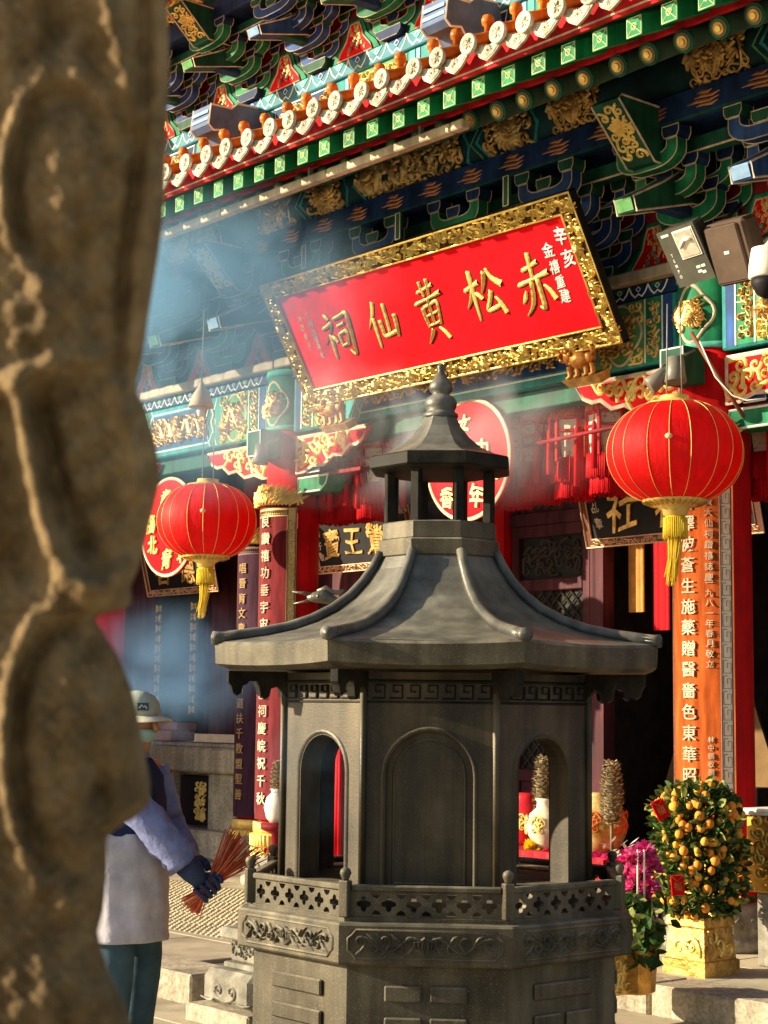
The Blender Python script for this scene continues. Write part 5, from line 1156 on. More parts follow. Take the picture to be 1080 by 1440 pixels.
# fret band and corner brackets under the eave
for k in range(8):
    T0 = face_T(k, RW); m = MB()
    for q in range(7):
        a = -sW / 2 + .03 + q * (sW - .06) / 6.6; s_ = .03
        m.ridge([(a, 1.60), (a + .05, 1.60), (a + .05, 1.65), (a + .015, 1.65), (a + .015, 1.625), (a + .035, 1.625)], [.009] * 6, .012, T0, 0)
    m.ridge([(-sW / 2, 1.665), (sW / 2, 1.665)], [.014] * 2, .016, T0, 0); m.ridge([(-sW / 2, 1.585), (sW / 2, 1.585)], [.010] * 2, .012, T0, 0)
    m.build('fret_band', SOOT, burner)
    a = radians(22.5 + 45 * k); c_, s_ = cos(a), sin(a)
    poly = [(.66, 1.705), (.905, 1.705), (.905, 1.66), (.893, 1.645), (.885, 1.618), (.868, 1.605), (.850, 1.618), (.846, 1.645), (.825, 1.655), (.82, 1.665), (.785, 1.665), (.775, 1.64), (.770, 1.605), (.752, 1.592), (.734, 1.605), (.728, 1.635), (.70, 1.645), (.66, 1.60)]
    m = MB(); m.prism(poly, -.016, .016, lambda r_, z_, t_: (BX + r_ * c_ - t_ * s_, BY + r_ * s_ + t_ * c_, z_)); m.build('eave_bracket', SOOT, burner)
# eave slab and curved roof
RE = .957
def eave_ring(R, z, lift):                            # corners lift a little
    out = []; c8 = octv(R, z)
    for k in range(8):
        p, q = Vector(c8[k]), Vector(c8[(k + 1) % 8])
        for j in range(8):
            t = j / 8; f = abs(2 * t - 1) ** 2.2; out.append(p.lerp(q, t) + Vector((0, 0, lift * f)))
    return out
m = MB(); m.loft([eave_ring(.66, 1.712, 0), eave_ring(RE - .045, 1.706, .010), eave_ring(RE, 1.722, .012), eave_ring(RE + .004, 1.800, .012), eave_ring(RE - .012, 1.812, .012), eave_ring(RE - .05, 1.814, .010)], 0, False); m.build('eave', IRONL, burner)
RP = [(.945, 1.812, .012), (.86, 1.828, .008), (.76, 1.848, .004), (.65, 1.876, 0), (.55, 1.912, 0), (.46, 1.958, 0), (.385, 2.015, 0), (.33, 2.075, 0), (.285, 2.14, 0), (.255, 2.20, 0)]
m = MB(); m.loft([eave_ring(R, z, l) for R, z, l in RP], 0, False)
for i in range(len(m.s)): m.s[i] = False
roof = m.build('roof', IRONR, burner)
for k in range(8):
    a = radians(22.5 + 45 * k); c_, s_ = cos(a), sin(a); pts = [(BX + (R + .006) * c_, BY + (R + .006) * s_, z + l + .010) for R, z, l in RP]
    m = MB(); m.tube(pts, [.026, .027, .026, .025, .024, .024, .023, .022, .021, .020], 10, 0)
    x0, y0 = BX + .975 * c_, BY + .975 * s_
    tx, ty = -s_, c_
    m.tube([(BX + .90 * c_, BY + .90 * s_, 1.842), (BX + .945 * c_, BY + .945 * s_, 1.836), (BX + .972 * c_, BY + .972 * s_, 1.838)], [.025, .026, .027], 12, 0)
    m.tube([(BX + .970 * c_, BY + .970 * s_, 1.838), (BX + .976 * c_, BY + .976 * s_, 1.838)], [.016, .014], 12, 0); m.build('hip_ridge', IRONR, roof)
oct_stack([(.262, 2.19), (.268, 2.195), (.272, 2.255), (.262, 2.262)], IRONL, 'neck_band')
oct_stack([(.252, 2.262), (.255, 2.267), (.255, 2.330), (.245, 2.336)], IRONL, 'gallery_base')
for k in range(8):
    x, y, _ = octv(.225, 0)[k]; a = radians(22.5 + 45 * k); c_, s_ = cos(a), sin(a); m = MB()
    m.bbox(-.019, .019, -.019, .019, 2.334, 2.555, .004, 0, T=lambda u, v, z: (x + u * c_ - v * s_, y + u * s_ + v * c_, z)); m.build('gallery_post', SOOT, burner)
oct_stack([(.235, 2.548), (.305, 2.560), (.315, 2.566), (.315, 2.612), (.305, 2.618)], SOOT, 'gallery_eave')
m = MB(); m.loft([octv(R, z) for R, z in ((.308, 2.616), (.25, 2.632), (.19, 2.660), (.135, 2.705), (.095, 2.755), (.072, 2.80))], 0, False); m.build('gallery_roof', IRONR, burner)
m = MB(); m.lathe([(.070, 2.795), (.075, 2.80), (.075, 2.815), (.064, 2.82), (.060, 2.83), (.068, 2.845), (.070, 2.865), (.060, 2.885), (.040, 2.897), (.036, 2.903), (.048, 2.915), (.052, 2.932), (.046, 2.950), (.030, 2.972), (.017, 2.992), (.014, 3.005), (.018, 3.015), (.016, 3.028), (.006, 3.036)], (BX, BY, 0), 24); m.build('gourd_finial', IRONR, burner)
# ============================================================ stone pedestal behind the burner, bronze crane
q = PD(366, 1420, 8.6); pc = Vector((q.x, q.y, 0))
ped = empty('stone_pedestal', pc, 'carved grey stone pedestal on square footing left of the burner', 'pedestal')
rz = radians(0)
def pb(x0, x1, y0, y1, z0, z1, b, name, mm=GRAND):
    m = MB(); m.bbox(pc.x + x0, pc.x + x1, pc.y + y0, pc.y + y1, z0, z1, b); return m.build(name, mm, ped)
pb(-.27, .27, -.27, .27, .0, .095, .012, 'footing', GRAN)
blk = pb(-.215, .215, -.215, .215, .096, .27, .035, 'base_block')
m = MB()
for (T, ) in ((lambda a, b, c: (pc.x + a, pc.y - .215 - c, .175 + b),), (lambda a, b, c: (pc.x + .215 + c, pc.y + a, .175 + b),)):
    for sgn in (-1, 1):
        m.ridge([(sgn * x, y) for x, y in spiral(.055, .0, .038, -1.6, 1.3, 1, 14, 1.4)], [.014] * 17, .012, T, 0); m.ridge([(sgn * .10, -.05), (sgn * .15, -.055), (sgn * .21, -.045)], .014, .012, T, 0)
m.build('cloud_carving', GRAND, blk)
pb(-.135, .135, -.135, .135, .271, .30, .006, 'neck_ledge'); nk = pb(-.11, .11, -.11, .11, .301, .41, .01, 'neck')
m = MB(); scrolls(m, .20, .09, 5, .022, lambda a, b, c: (pc.x + a, pc.y - .11 - c, .365 + b)); m.build('carving', GRAND, nk)
pb(-.155, .155, -.155, .155, .411, .47, .012, 'upper_ledge')
# crane
CD = 8.35; cft = PD(545, 1000, CD + .1); cb = Vector((cft.x, cft.y, 0))
crane = empty('bronze_crane', cb, 'bronze crane statue with open beak looking out behind the burner roof', 'statue')
def cr(x, y, d=0.0): return PD(x, y, CD + d)
m = MB(); m.tube([cr(545, 1060), cr(530, 1010), cr(516, 955), cr(503, 905), cr(494, 878), cr(484, 859), cr(473, 847), cr(461, 841), cr(450, 839), cr(441, 840), cr(432, 841)], [.16, .12, .07, .035, .022, .020, .023, .029, .031, .024, .012], 14)
m.tube([cr(540, 1030), cr(580, 1085), cr(640, 1130), cr(690, 1160)], [.13, .19, .14, .02], 14)
for d in (-.06, .06): m.tube([cr(585, 1120, d), cr(580, 1230, d), Vector((cr(585, 1200, d).x, cr(585, 1200, d).y, .42))], [.035, .022, .02], 8)
q = cr(585, 1200); m.lathe([(.26, 0), (.26, .08), (.20, .12), (.18, .42), (.001, .44)], (q.x, q.y, 0), 20)
m.build('body', BRONZE, crane)
m = MB(); m.tube([cr(437, 837), cr(426, 834), cr(411, 832)], [.012, .008, .003], 8); m.build('upper_beak', BRONZE, crane)
m = MB(); m.tube([cr(438, 843), cr(428, 846), cr(413, 849)], [.010, .006, .003], 8); m.build('lower_beak', BRONZE, crane)
m = MB(); m.tube([cr(446, 831), cr(458, 827), cr(468, 833), cr(479, 833), cr(484, 829)], [.006, .014, .012, .012, .003], 8, flat=.5)
m.ball(cr(447, 838, -.03), .008, 8); m.build('crest', BRONZE, crane)

# ============================================================ altar table goods
tq0, tq1 = -2.3, -.45
tab = empty('altar_table', ((tq0 + tq1) / 2, -.25, TZ), 'low red-clothed altar table behind the burner', 'table')
m = MB(); m.bbox(tq0, tq1, -.55, .10, .61, .65, .008); m.build('table_top', mat('red_table_top', (.35, .02, .03), .5), tab)
m = MB(); n = 60; x0, x1 = tq0 + .01, tq1 - .01
pts = [(x0 + (x1 - x0) * k / n, -.55 - .012 * sin(k * 1.7) - .006) for k in range(n + 1)]
m.add([(x, y, .645) for x, y in pts] + [(x, y - .02, TZ + .05) for x, y in pts], [(k, k + 1, n + 2 + k, n + 1 + k) for k in range(n)], 0, True); m.build('table_cloth', mat('red_cloth', (.50, .012, .02), .7, var=.2), tab)
for x in (tq0 + .05, tq1 - .05):
    for y in (-.5, .05): m = MB(); m.bbox(x - .03, x + .03, y - .03, y + .03, TZ, .61, .005); m.build('leg', MAROON, tab)
TT = .651
def vase(x, y, prof, mats, label, name='vase', relief=None, z=TT):
    t = empty(name, (x, y, z), label, 'vase'); m = MB(); m.lathe(prof, (x, y, z), 28); m.build('body', mats, t)
    hmax = max(p[1] for p in prof); rmax = max(p[0] for p in prof)
    if relief:
        r = MB(); zc = [p[1] for p in prof if p[0] == rmax][0]
        for k in range(5): scrolls(r, rmax * .9, rmax * .9, k, rmax * .16, lambda a, b, c, k=k: cyl_T(x, y, (rmax * sqrt(max(.2, 1 - (b / (rmax * 1.7)) ** 2))), 1.25 * k)(a, z + zc + b, c), 0, ht=.008, wd=.016)
        r.build('decoration', relief, t)
    return t
VW = mat('cream_glaze', (.62, .58, .40), .3, var=.2, scale=16, coat=.4); VR = mat('red_glaze', (.50, .015, .02), .35, var=.2, coat=.3)
VG = mat('gold_glaze', (.60, .34, .06), .32, metal=.35, var=.45, scale=12, col2=(.75, .55, .22))
xp = lambda px, py, Y: PY(px, py, Y).x
vase(xp(768, 1190, -.35), -.35, [(.06, 0), (.08, .02), (.125, .10), (.135, .16), (.11, .23), (.065, .27), (.06, .31), (.075, .33)], VW, 'cream glazed vase seen through the right arch of the burner', relief=GOLDP)
vase(xp(742, 1190, -.20), -.20, [(.08, 0), (.12, .05), (.14, .16), (.135, .27), (.10, .33), (.10, .35)], VR, 'red glazed jar seen through the right arch of the burner', 'jar', GOLDP)
vase(xp(846, 1190, -.20), -.20, [(.09, 0), (.13, .04), (.165, .13), (.17, .20), (.13, .30), (.115, .36), (.13, .38)], VG, 'gold vase with orange decoration right of the burner', relief=mat('orange_enamel', (.6, .12, .02), .4))
def cone(px, y0, y1, Y, label, wpx):
    a, b = PY(px, y0, Y), PY(px, y1, Y); H = a.z - b.z; c = Vector((a.x, Y, b.z)); R = wpx / 2 / F_PX * (a - CAM).dot(FW)
    t = empty('flower_cone', (c.x, c.y, b.z), label, 'ornament', 'dried flower cones on the altar'); rnd = random.Random(px); m = MB(); k = 0
    for i in range(230):
        z = H * (i / 230); r = R * (.45 + .62 * sin(pi * min(1, (.12 + .86 * i / 230)))) ; an = i * 2.399
        p = c + Vector((r * .75 * cos(an), r * .75 * sin(an), z)); d = Vector((cos(an), sin(an), rnd.uniform(-.1, .7))).normalized(); sd = d.cross(UPZ).normalized()
        for j in range(3):
            dd = (d + sd * rnd.uniform(-.7, .7) + UPZ * rnd.uniform(-.4, .5)).normalized(); s_ = dd.cross(UPZ).normalized() * .008; l = R * rnd.uniform(.35, .6)
            m.add([p - s_, p + s_, p + dd * l * .6 + s_ * 1.3, p + dd * l, p + dd * l * .6 - s_ * 1.3], [(0, 1, 2, 3, 4)], 0)
    m.lathe([(R * .5, .02), (R * .72, H * .25), (R * .75, H * .6), (R * .35, H * .95)], c, 12, 1); m.build('petals', [mat('dried_gilt_petals', (.42, .34, .20), .6, var=.3, scale=20), mat('dried_core', (.16, .12, .07), .9)], t)
    m = MB(); m.tube([c + Vector((0, 0, .03)), Vector((c.x, c.y, TT))], .012, 6); m.build('stem', mat('dried_core', (.16, .12, .07), .9), t)
cone(763, 1064, 1150, -.28, 'tall dried flower cone seen through the right arch of the burner', 26); cone(860, 1071, 1160, -.34, 'tall dried flower cone standing clear to the right of the burner', 31)
cone(391, 1070, 1128, -.30, 'dried flower cone against the dark red couplet board', 20)
vase(xp(390, 1150, -.30), -.30, [(.06, 0), (.09, .04), (.11, .12), (.09, .20), (.05, .24), (.06, .27)], mat('white_porcelain', (.72, .70, .62), .3, coat=.4), 'small white porcelain vase before the left couplet board', z=TT)
tab2 = empty('plant_stand', (xp(390, 1150, -.30), -.30, TZ), 'dark red round stand under the white porcelain vase', 'stand')
m = MB(); m.lathe([(.14, TZ), (.14, TZ + .03), (.05, TZ + .06), (.045, .56), (.13, .60), (.135, .648)], (xp(390, 1150, -.30), -.30, 0), 20); m.build('pedestal', DRED, tab2)
# flowers
def petals(m, c, r, n, mi, rnd, up=.3):
    for i in range(n):
        z = rnd.uniform(-.25, 1); a = rnd.uniform(0, 6.28); s_ = sqrt(max(0, 1 - z * z)); d = Vector((s_ * cos(a), s_ * sin(a), z)).normalized(); o = d.orthogonal().normalized() * r * .13
        e = c + d * r * rnd.uniform(.8, 1.05); m.add([c + d * r * .15 - o * .4, c + d * r * .15 + o * .4, c + d * r * .65 + o, e, c + d * r * .65 - o], [(0, 1, 2, 3, 4)], mi)
MAG = mat('magenta_petals', (.72, .04, .26), .6, var=.35, scale=30, trans=.25); YEL = mat('yellow_petals', (.85, .62, .02), .6, var=.2, scale=30, trans=.25); PNK = mat('crimson_petals', (.65, .03, .07), .6, var=.3, scale=30)
LEAF = mat('dark_leaf', (.035, .085, .020), .45, var=.4, scale=14, trans=.2, col2=(.075, .15, .035)); LEAFL = mat('light_leaf', (.24, .27, .07), .5, var=.3, scale=14, trans=.2); WHT = mat('white_petals', (.72, .72, .58), .5, var=.1, trans=.2)
def blossom(px, py, Y, r, mt, label, n=150, z=None, stem=TT, group=None):
    c = PY(px, py, Y); t = empty('cut_flower', (c.x, c.y, stem), label, 'flower', group); rnd = random.Random(px + py); m = MB(); petals(m, c, r, n, 0, rnd); m.build('petals', mt, t)
    m = MB(); m.tube([c - UPZ * r * .2, Vector((c.x, c.y, stem))], .008, 5); m.build('stem', LEAF, t)
blossom(751, 1193, -.42, .085, YEL, 'yellow chrysanthemum glimpsed through the right arch of the burner'); blossom(772, 1203, -.45, .06, PNK, 'small crimson flower beside the yellow chrysanthemum')
blossom(838, 1212, -.50, .075, MAG, 'magenta flower close against the burner wall'); blossom(856, 1214, -.50, .07, MAG, 'magenta flower by the burner rail post')
m = MB(); lc = PY(876, 1196, -.40); t = empty('lily_spray', (lc.x, lc.y, TT), 'white lily spray above the magenta flowers', 'flower'); rnd = random.Random(1)
for k in range(26):
    a = rnd.uniform(0, 6.28); b0 = lc + Vector((rnd.uniform(-.13, .13), rnd.uniform(-.05, .05), rnd.uniform(-.07, .06))); d = Vector((cos(a), sin(a), rnd.uniform(.1, .9))).normalized(); o = d.cross(UPZ).normalized() * .012
    e = b0 + d * rnd.uniform(.05, .09); m.add([b0, b0.lerp(e, .5) + o, e, b0.lerp(e, .5) - o], [(0, 1, 2, 3)], 0)
m.build('petals', WHT, t); m = MB()
for k in range(6): m.tube([lc + Vector((-.1 + .04 * k, 0, 0)), Vector((lc.x - .05 + .02 * k, lc.y, TT))], .005, 5)
m.build('stem', LEAF, t)

# ============================================================ kumquat tree in gilt pot
kq = PZ(986, 1368, TZ); kq.z = TZ
kt = empty('kumquat_tree', kq, 'potted kumquat tree full of orange fruit with two red packets', 'tree')
dk = (kq - CAM).dot(FW); ppm = F_PX / dk; rz_ = lambda y: kq.z + (1368 - y) / ppm
m = MB(); w0, w1, hp = 44 / ppm, 38 / ppm, 80 / ppm                          # square gilt planter, wider at the foot
def sqr(w, z, jit=0): return [(kq.x + w * c[0] + jit * random.Random(int(z * 1000) + i).uniform(-1, 1), kq.y + w * c[1], kq.z + z) for i, c in enumerate(((-1, -1), (-.33, -1.02), (.33, -1.02), (1, -1), (1.02, -.33), (1.02, .33), (1, 1), (.33, 1.02), (-.33, 1.02), (-1, 1), (-1.02, .33), (-1.02, -.33)))]
w0 *= .80; w1 *= .80
m.loft([sqr(w0 * 1.08, 0), sqr(w0 * 1.08, hp * .25), sqr(w0 * .98, hp * .27), sqr(w0 * .95, hp * .5), sqr(w1 * 1.0, hp * .8), sqr(w1 * 1.12, hp * .84), sqr(w1 * 1.08, hp), sqr(w1 * .95, hp), sqr(w1 * .9, hp * .85)], 0, False)
m.build('pot', mat('gilt_foil', (.56, .31, .07), .40, metal=.5, var=.5, scale=9, bump=1.0, bscale=30), kt)
rl = MB(); scrolls(rl, w1 * 1.8, hp * .45, 4, .05, lambda a, b, c: (kq.x + a, kq.y - w0 * .97 - c, kq.z + hp * .55 + b), 0, ht=.012, wd=.02); scrolls(rl, w1 * 1.8, hp * .45, 9, .05, lambda a, b, c: (kq.x + w0 * .97 + c, kq.y + a, kq.z + hp * .55 + b), 0, ht=.012, wd=.02); rl.build('pot_relief', GOLD, kt)
m = MB(); m.tube([kq + Vector((0, 0, hp * .7)), kq + Vector((.01, 0, rz_(1180) - kq.z)), kq + Vector((0, .01, rz_(1120) - kq.z))], [.022, .016, .008], 8)
rnd = random.Random(12)
for k in range(26):
    z = rnd.uniform(rz_(1280), rz_(1120)) - kq.z; a = rnd.uniform(0, 6.28); m.tube([kq + Vector((0, 0, z - .06)), kq + Vector((.10 * cos(a), .10 * sin(a), z)), kq + Vector((.2 * cos(a), .2 * sin(a), z + .03))], [.008, .005, .003], 5)
m.build('trunk', mat('bark', (.10, .065, .035), .8, var=.3), kt)
cz0, cz1 = rz_(1288), rz_(1106); 
def crad(z):
    t_ = (z - cz0) / (cz1 - cz0); return (.275 - .02 * t_) * (1 - .9 * max(0, (t_ - .80) / .2) ** 2 * .75) * (1 - .3 * max(0, (.12 - t_) / .12)) * .87
m = MB(); off = -.10
for i in range(2600):
    z = rnd.uniform(cz0, cz1); a = rnd.uniform(0, 6.28); rr_ = crad(z) * sqrt(rnd.uniform(.25, 1.08)) * (1 + .10 * sin(a * 3 + z * 9)); p = Vector((kq.x + rr_ * cos(a) - .01, kq.y + rr_ * sin(a), z))
    d = (Vector((cos(a), sin(a), rnd.uniform(-.5, 1.0))) + Vector((rnd.uniform(-.9, .9), rnd.uniform(-.9, .9), rnd.uniform(-.6, .6)))).normalized(); o = d.cross(Vector((rnd.uniform(-1, 1), rnd.uniform(-1, 1), rnd.uniform(.2, 1)))).normalized(); nn = d.cross(o)
    l = rnd.uniform(.035, .075); w = l * .30
    m.add([p, p + d * l * .35 + o * w - nn * .003, p + d * l * .75 + o * w * .8 - nn * .003, p + d * l, p + d * l * .75 - o * w * .8 - nn * .003, p + d * l * .35 - o * w - nn * .003, p + d * l * .5 + nn * .005], [(0, 1, 6), (1, 2, 6), (2, 3, 6), (3, 4, 6), (4, 5, 6), (5, 0, 6)], 0 if rnd.random() < .62 else 1)
tag(m.build('foliage', [LEAF, LEAFL], kt), kind='stuff')
fm = MB(); fm.ball((0, 0, 0), .0235, 12); KF = fm.mesh('kumquat', mat('kumquat_skin', (.86, .30, .04), .45, var=.2, scale=25, bump=.2, bscale=300))
fm2 = MB(); fm2.ball((0, 0, 0), .0205, 12); KF2 = fm2.mesh('kumquat', mat('ripe_kumquat_skin', (.80, .42, .05), .38, var=.2, scale=25, bump=.2, bscale=300))
i = 0
while i < 235:
    z = cz0 + (cz1 - cz0) * (rnd.random() ** .8); a = rnd.uniform(0, 6.28); rr_ = crad(z) * rnd.uniform(.93, 1.10)
    o = obj('kumquat', KF if rnd.random() < .65 else KF2, kt); o.location = (kq.x + rr_ * cos(a) - .01, kq.y + rr_ * sin(a), z); s_ = rnd.uniform(.72, 1.18); o.scale = (s_, s_, s_ * 1.08); i += 1
def packet(px, py, tilt):
    dd = dk - .27; c = PD(px, py, dd); u = (RT * cos(tilt) + UP * sin(tilt)); v = (UP * cos(tilt) - RT * sin(tilt)); T = plane_T(c, u, v); m = MB(); m.bbox(-.036, .036, -.055, .055, -.006, .004, .003, 0, T=T)
    g_ = MB(); put_glyph(m, '福', 0, -.005, .045, .05, T, 1, base=.0045, th=.03, bold=.006); m.ridge([(-.03, .05), (0, .022), (.03, .05)], .006, .004, lambda a, b, c_: T(a, b, c_ + .004), 1); m.build('red_packet', [REDP, MATS['rust_gilt']], kt)
packet(929, 1138, .45); packet(953, 1245, .08)

# ============================================================ chrysanthemum pot between burner and kumquat
cq_ = PZ(893, 1396, TZ); cq_.z = TZ; dc_ = (cq_ - CAM).dot(FW); pp = F_PX / dc_
ch = empty('chrysanthemum_plant', cq_, 'potted magenta chrysanthemum in gold wrapping between burner and kumquat tree', 'plant')
def cp(px, py, d=0.0): return PD(px, py, dc_ + d)
m = MB(); m.lathe([(.09, 0), (.105, .01), (.11, .10), (.125, .25), (.12, .26), (.10, .24)], cq_, 9, 0, False); m.build('pot', mat('amber_foil', (.60, .30, .06), .3, metal=.55, var=.5, scale=8, bump=.9, bscale=25), ch)
m = MB(); rnd = random.Random(6)
for k in range(9): m.tube([cq_ + Vector((rnd.uniform(-.04, .04), rnd.uniform(-.04, .04), .25)), cp(900 + rnd.uniform(-8, 8), 1290, rnd.uniform(-.05, .05)), cp(900 + rnd.uniform(-18, 18), 1225, rnd.uniform(-.05, .05))], .005, 5)
m.build('stem', LEAF, ch)
m = MB()
for k in range(150):
    t_ = rnd.random(); py_ = 1258 + 95 * t_; p = cp(904 + rnd.gauss(0, 15 - 6 * t_), py_, rnd.uniform(-.10, .10)); d = Vector((rnd.uniform(-1, 1), rnd.uniform(-1, 1), rnd.uniform(-1.1, .3))).normalized(); o = d.cross(Vector((rnd.uniform(-1, 1), rnd.uniform(-1, 1), .6))).normalized(); l = rnd.uniform(.07, .12); w = l * .33; nn = d.cross(o)
    m.add([p, p + d * l * .35 + o * w, p + d * l * .7 + o * w * .7, p + d * l, p + d * l * .7 - o * w * .7, p + d * l * .35 - o * w, p + d * l * .5 + nn * .012], [(0, 1, 6), (1, 2, 6), (2, 3, 6), (3, 4, 6), (4, 5, 6), (5, 0, 6)], 0 if rnd.random() < .8 else 1)
tag(m.build('foliage', [LEAF, LEAFL], ch), kind='stuff')
for (px, py, r) in ((888, 1208, .075), (905, 1203, .085), (918, 1222, .07), (900, 1232, .075), (892, 1248, .07), (912, 1250, .075), (905, 1262, .06), (884, 1228, .06)):
    m = MB(); cc_ = cp(px, py, rnd.uniform(-.06, .02)); petals(m, cc_, r, 90, 0, rnd); petals(m, cc_ - hd * .01 + UPZ * .01, r * .9, 40, 1, rnd); m.build('blossom', [MAG, mat('pale_pink_petals', (.80, .22, .42), .6, var=.3, trans=.25)], ch)
for px in (897, 906): m = MB(); m.tube([cp(px, 1195, -.1), cp(px, 1262, -.1)], .006, 5); m.build('support_stick', WHT, ch)
# gilt planter beside it, gold vessel at the right edge
g1 = PZ(880, 1404, TZ); g1.z = TZ; gp = empty('gilt_planter', g1, 'small gilt relief planter half hidden behind the burner base', 'planter')
# (built a little behind the chrysanthemum pot so that both stand on the terrace)
m = MB(); m.bbox(g1.x - .30, g1.x - .06, g1.y - .12, g1.y + .12, TZ, TZ + .27, .02); m.build('body', mat('gilt_relief', (.66, .38, .09), .33, metal=.55, var=.5, scale=9, bump=.9, bscale=30), gp)
m = MB(); scrolls(m, .22, .24, 3, .035, lambda a, b, c: (g1.x - .06 + c, g1.y + a, TZ + .135 + b), 0, ht=.014); m.build('relief', GOLD, gp)
g2 = PY(1084, 1205, -.45); gv = empty('gold_cabinet', (g2.x, g2.y, TZ), 'gold-painted votive cabinet with white top at the right picture edge', 'cabinet')
zt_ = PY(1076, 1141, -.45).z; m = MB(); m.bbox(g2.x - .10, g2.x + .35, g2.y - .10, g2.y + .25, TZ + .42, zt_ - .02, .012); m.build('body', mat('deep_gold', (.45, .24, .04), .4, metal=.5, var=.4, scale=9), gv)
m = MB(); m.bbox(g2.x - .125, g2.x + .37, g2.y - .125, g2.y + .27, zt_ - .018, zt_ + .02, .008); m.build('top', WHITEP, gv)
m = MB(); m.bbox(g2.x - .06, g2.x + .31, g2.y - .06, g2.y + .21, TZ, TZ + .418, .01); m.build('stand', GRAND, gv)
m = MB(); scrolls(m, .3, .4, 5, .045, lambda a, b, c: (g2.x + .1 + a, g2.y - .10 - c, TZ + .7 + b), 0); m.build('relief', GOLD, gv)
# red cloth banner seen through the left arch
rb = PY(472, 1130, -.9); m = MB(); n = 24
vs = []; 
for k in range(n + 1):
    t_ = k / n; y_ = -.9 + .02 * sin(k * 1.3); 
    vs += [(rb.x - .06 + .12 * t_, y_, 1.35), (rb.x - .13 + .26 * t_, y_ - .05, .50)]
m.add(vs, [(2 * k, 2 * k + 2, 2 * k + 3, 2 * k + 1) for k in range(n)], 0, True)
bn = empty('red_banner', (rb.x, -.9, TZ), 'red cloth banner seen through the left arch of the burner', 'banner'); o = m.build('cloth', MATS['red_cloth'], bn); md = o.modifiers.new('thick', 'SOLIDIFY'); md.thickness = .006
m = MB(); m.tube([(rb.x, -.88, TZ), (rb.x, -.88, 1.37)], .014, 8); m.tube([(rb.x - .09, -.88, 1.36), (rb.x + .09, -.88, 1.36)], .01, 6); m.build('pole', MAROON, bn)
m = MB(); m.lathe([(.14, TZ), (.14, TZ + .03), (.03, TZ + .06)], (rb.x, -.88, 0), 16); m.build('foot', MAROON, bn)
# hangings inside the dark hall
for k, (x, z0, z1, mm, nm, lb) in enumerate(((-2.12, 2.35, 2.98, 'ochre', 'silk_hanging', 'ochre silk hanging nearest the door post inside the hall'), (-1.86, 2.20, 2.98, 'red', 'silk_hanging', 'red silk hanging in the middle of the hall doorway'), (-1.66, 2.45, 2.95, 'ochre', 'silk_hanging', 'ochre silk hanging close to the orange board inside the hall'))):
    m = MB(); pts = [(x - .08 + .16 * j / 10, 1.62 + .015 * sin(j * 1.9)) for j in range(11)]
    m.add([(a, b, z1) for a, b in pts] + [(a, b, z0) for a, b in pts] + [(a, b + .01, z1) for a, b in pts] + [(a, b + .01, z0) for a, b in pts], [(j, j + 1, 12 + j, 11 + j) for j in range(10)] + [(22 + j, 23 + j, 34 + j, 33 + j) for j in range(10)], 0, True)
    tag(m.build(nm, mat('ochre_silk', (.50, .22, .05), .6, var=.3) if mm == 'ochre' else TASS), lb, 'hanging')
m = MB(); at_ = plane_T((-1.75, 2.2, 1.0), (1, .2, 0), (0, 0, 1)); m.prism([(-.5, 0), (.5, 0), (.06, 1.35), (-.06, 1.35)], -.02, .02, at_, 0)
sh = empty('shrine_canopy', (-1.75, 2.2, TZ), 'dim tan triangular shrine canopy deep inside the doorway', 'shrine'); m.build('canopy', mat('tan_cloth', (.20, .12, .05), .7), sh)
m = MB(); m.bbox(-2.2, -1.3, 2.05, 2.6, TZ, 1.0, .01); m.build('base', DARKI, sh)
# ============================================================ attendant with a bundle of incense
DP = 7.75
pb0 = PD(178, 1200, DP); P0 = Vector((pb0.x, pb0.y, 0))
pf = (rt * .86 - hd * .50).normalized(); pr = pf.cross(UPZ)                  # facing right and a little towards the viewer; pr = the person's right
person = empty('person', P0, 'person in pale cap, face mask, navy vest and blue sleeves holding a bundle of incense', 'person')
def pp_(f, s, z): return P0 + pf * f + pr * s + UPZ * z
SKIN = mat('skin', (.42, .22, .13), .5, var=.12, scale=20)
# one continuous body grown from a skeleton
def to_world(px, py, d): return PD(px, py, d)
shR = pp_(0, .17, 1.27); hand = PD(287, 1240, DP - .12); elb = PD(243, 1196, DP - .16)
J = {'pel': pp_(0, 0, .86), 'spi': pp_(.01, 0, 1.08), 'che': pp_(.015, 0, 1.24), 'nek': pp_(.02, 0, 1.33), 'jaw': pp_(.05, 0, 1.41), 'hed': pp_(.045, 0, 1.49), 'top': pp_(.03, 0, 1.57),
     'sR': pp_(0, .165, 1.27), 'eR': elb, 'wR': elb.lerp(hand, .82), 'sL': pp_(0, -.165, 1.27), 'eL': pp_(.06, -.24, 1.02), 'wL': pp_(.22, -.16, .90), 'hL': pp_(.30, -.13, .88),
     'hR': pp_(0, .09, .82), 'kR': pp_(.03, .10, .46), 'aR': pp_(0, .10, .09), 'fR': pp_(.13, .11, .035), 'hLg': pp_(0, -.09, .82), 'kL': pp_(.03, -.10, .46), 'aL': pp_(-.01, -.10, .09), 'fL': pp_(.12, -.11, .035)}
E_ = [('pel', 'spi'), ('spi', 'che'), ('che', 'nek'), ('nek', 'jaw'), ('jaw', 'hed'), ('hed', 'top'), ('che', 'sR'), ('sR', 'eR'), ('eR', 'wR'), ('che', 'sL'), ('sL', 'eL'), ('eL', 'wL'), ('wL', 'hL'), ('pel', 'hR'), ('hR', 'kR'), ('kR', 'aR'), ('aR', 'fR'), ('pel', 'hLg'), ('hLg', 'kL'), ('kL', 'aL'), ('aL', 'fL')]
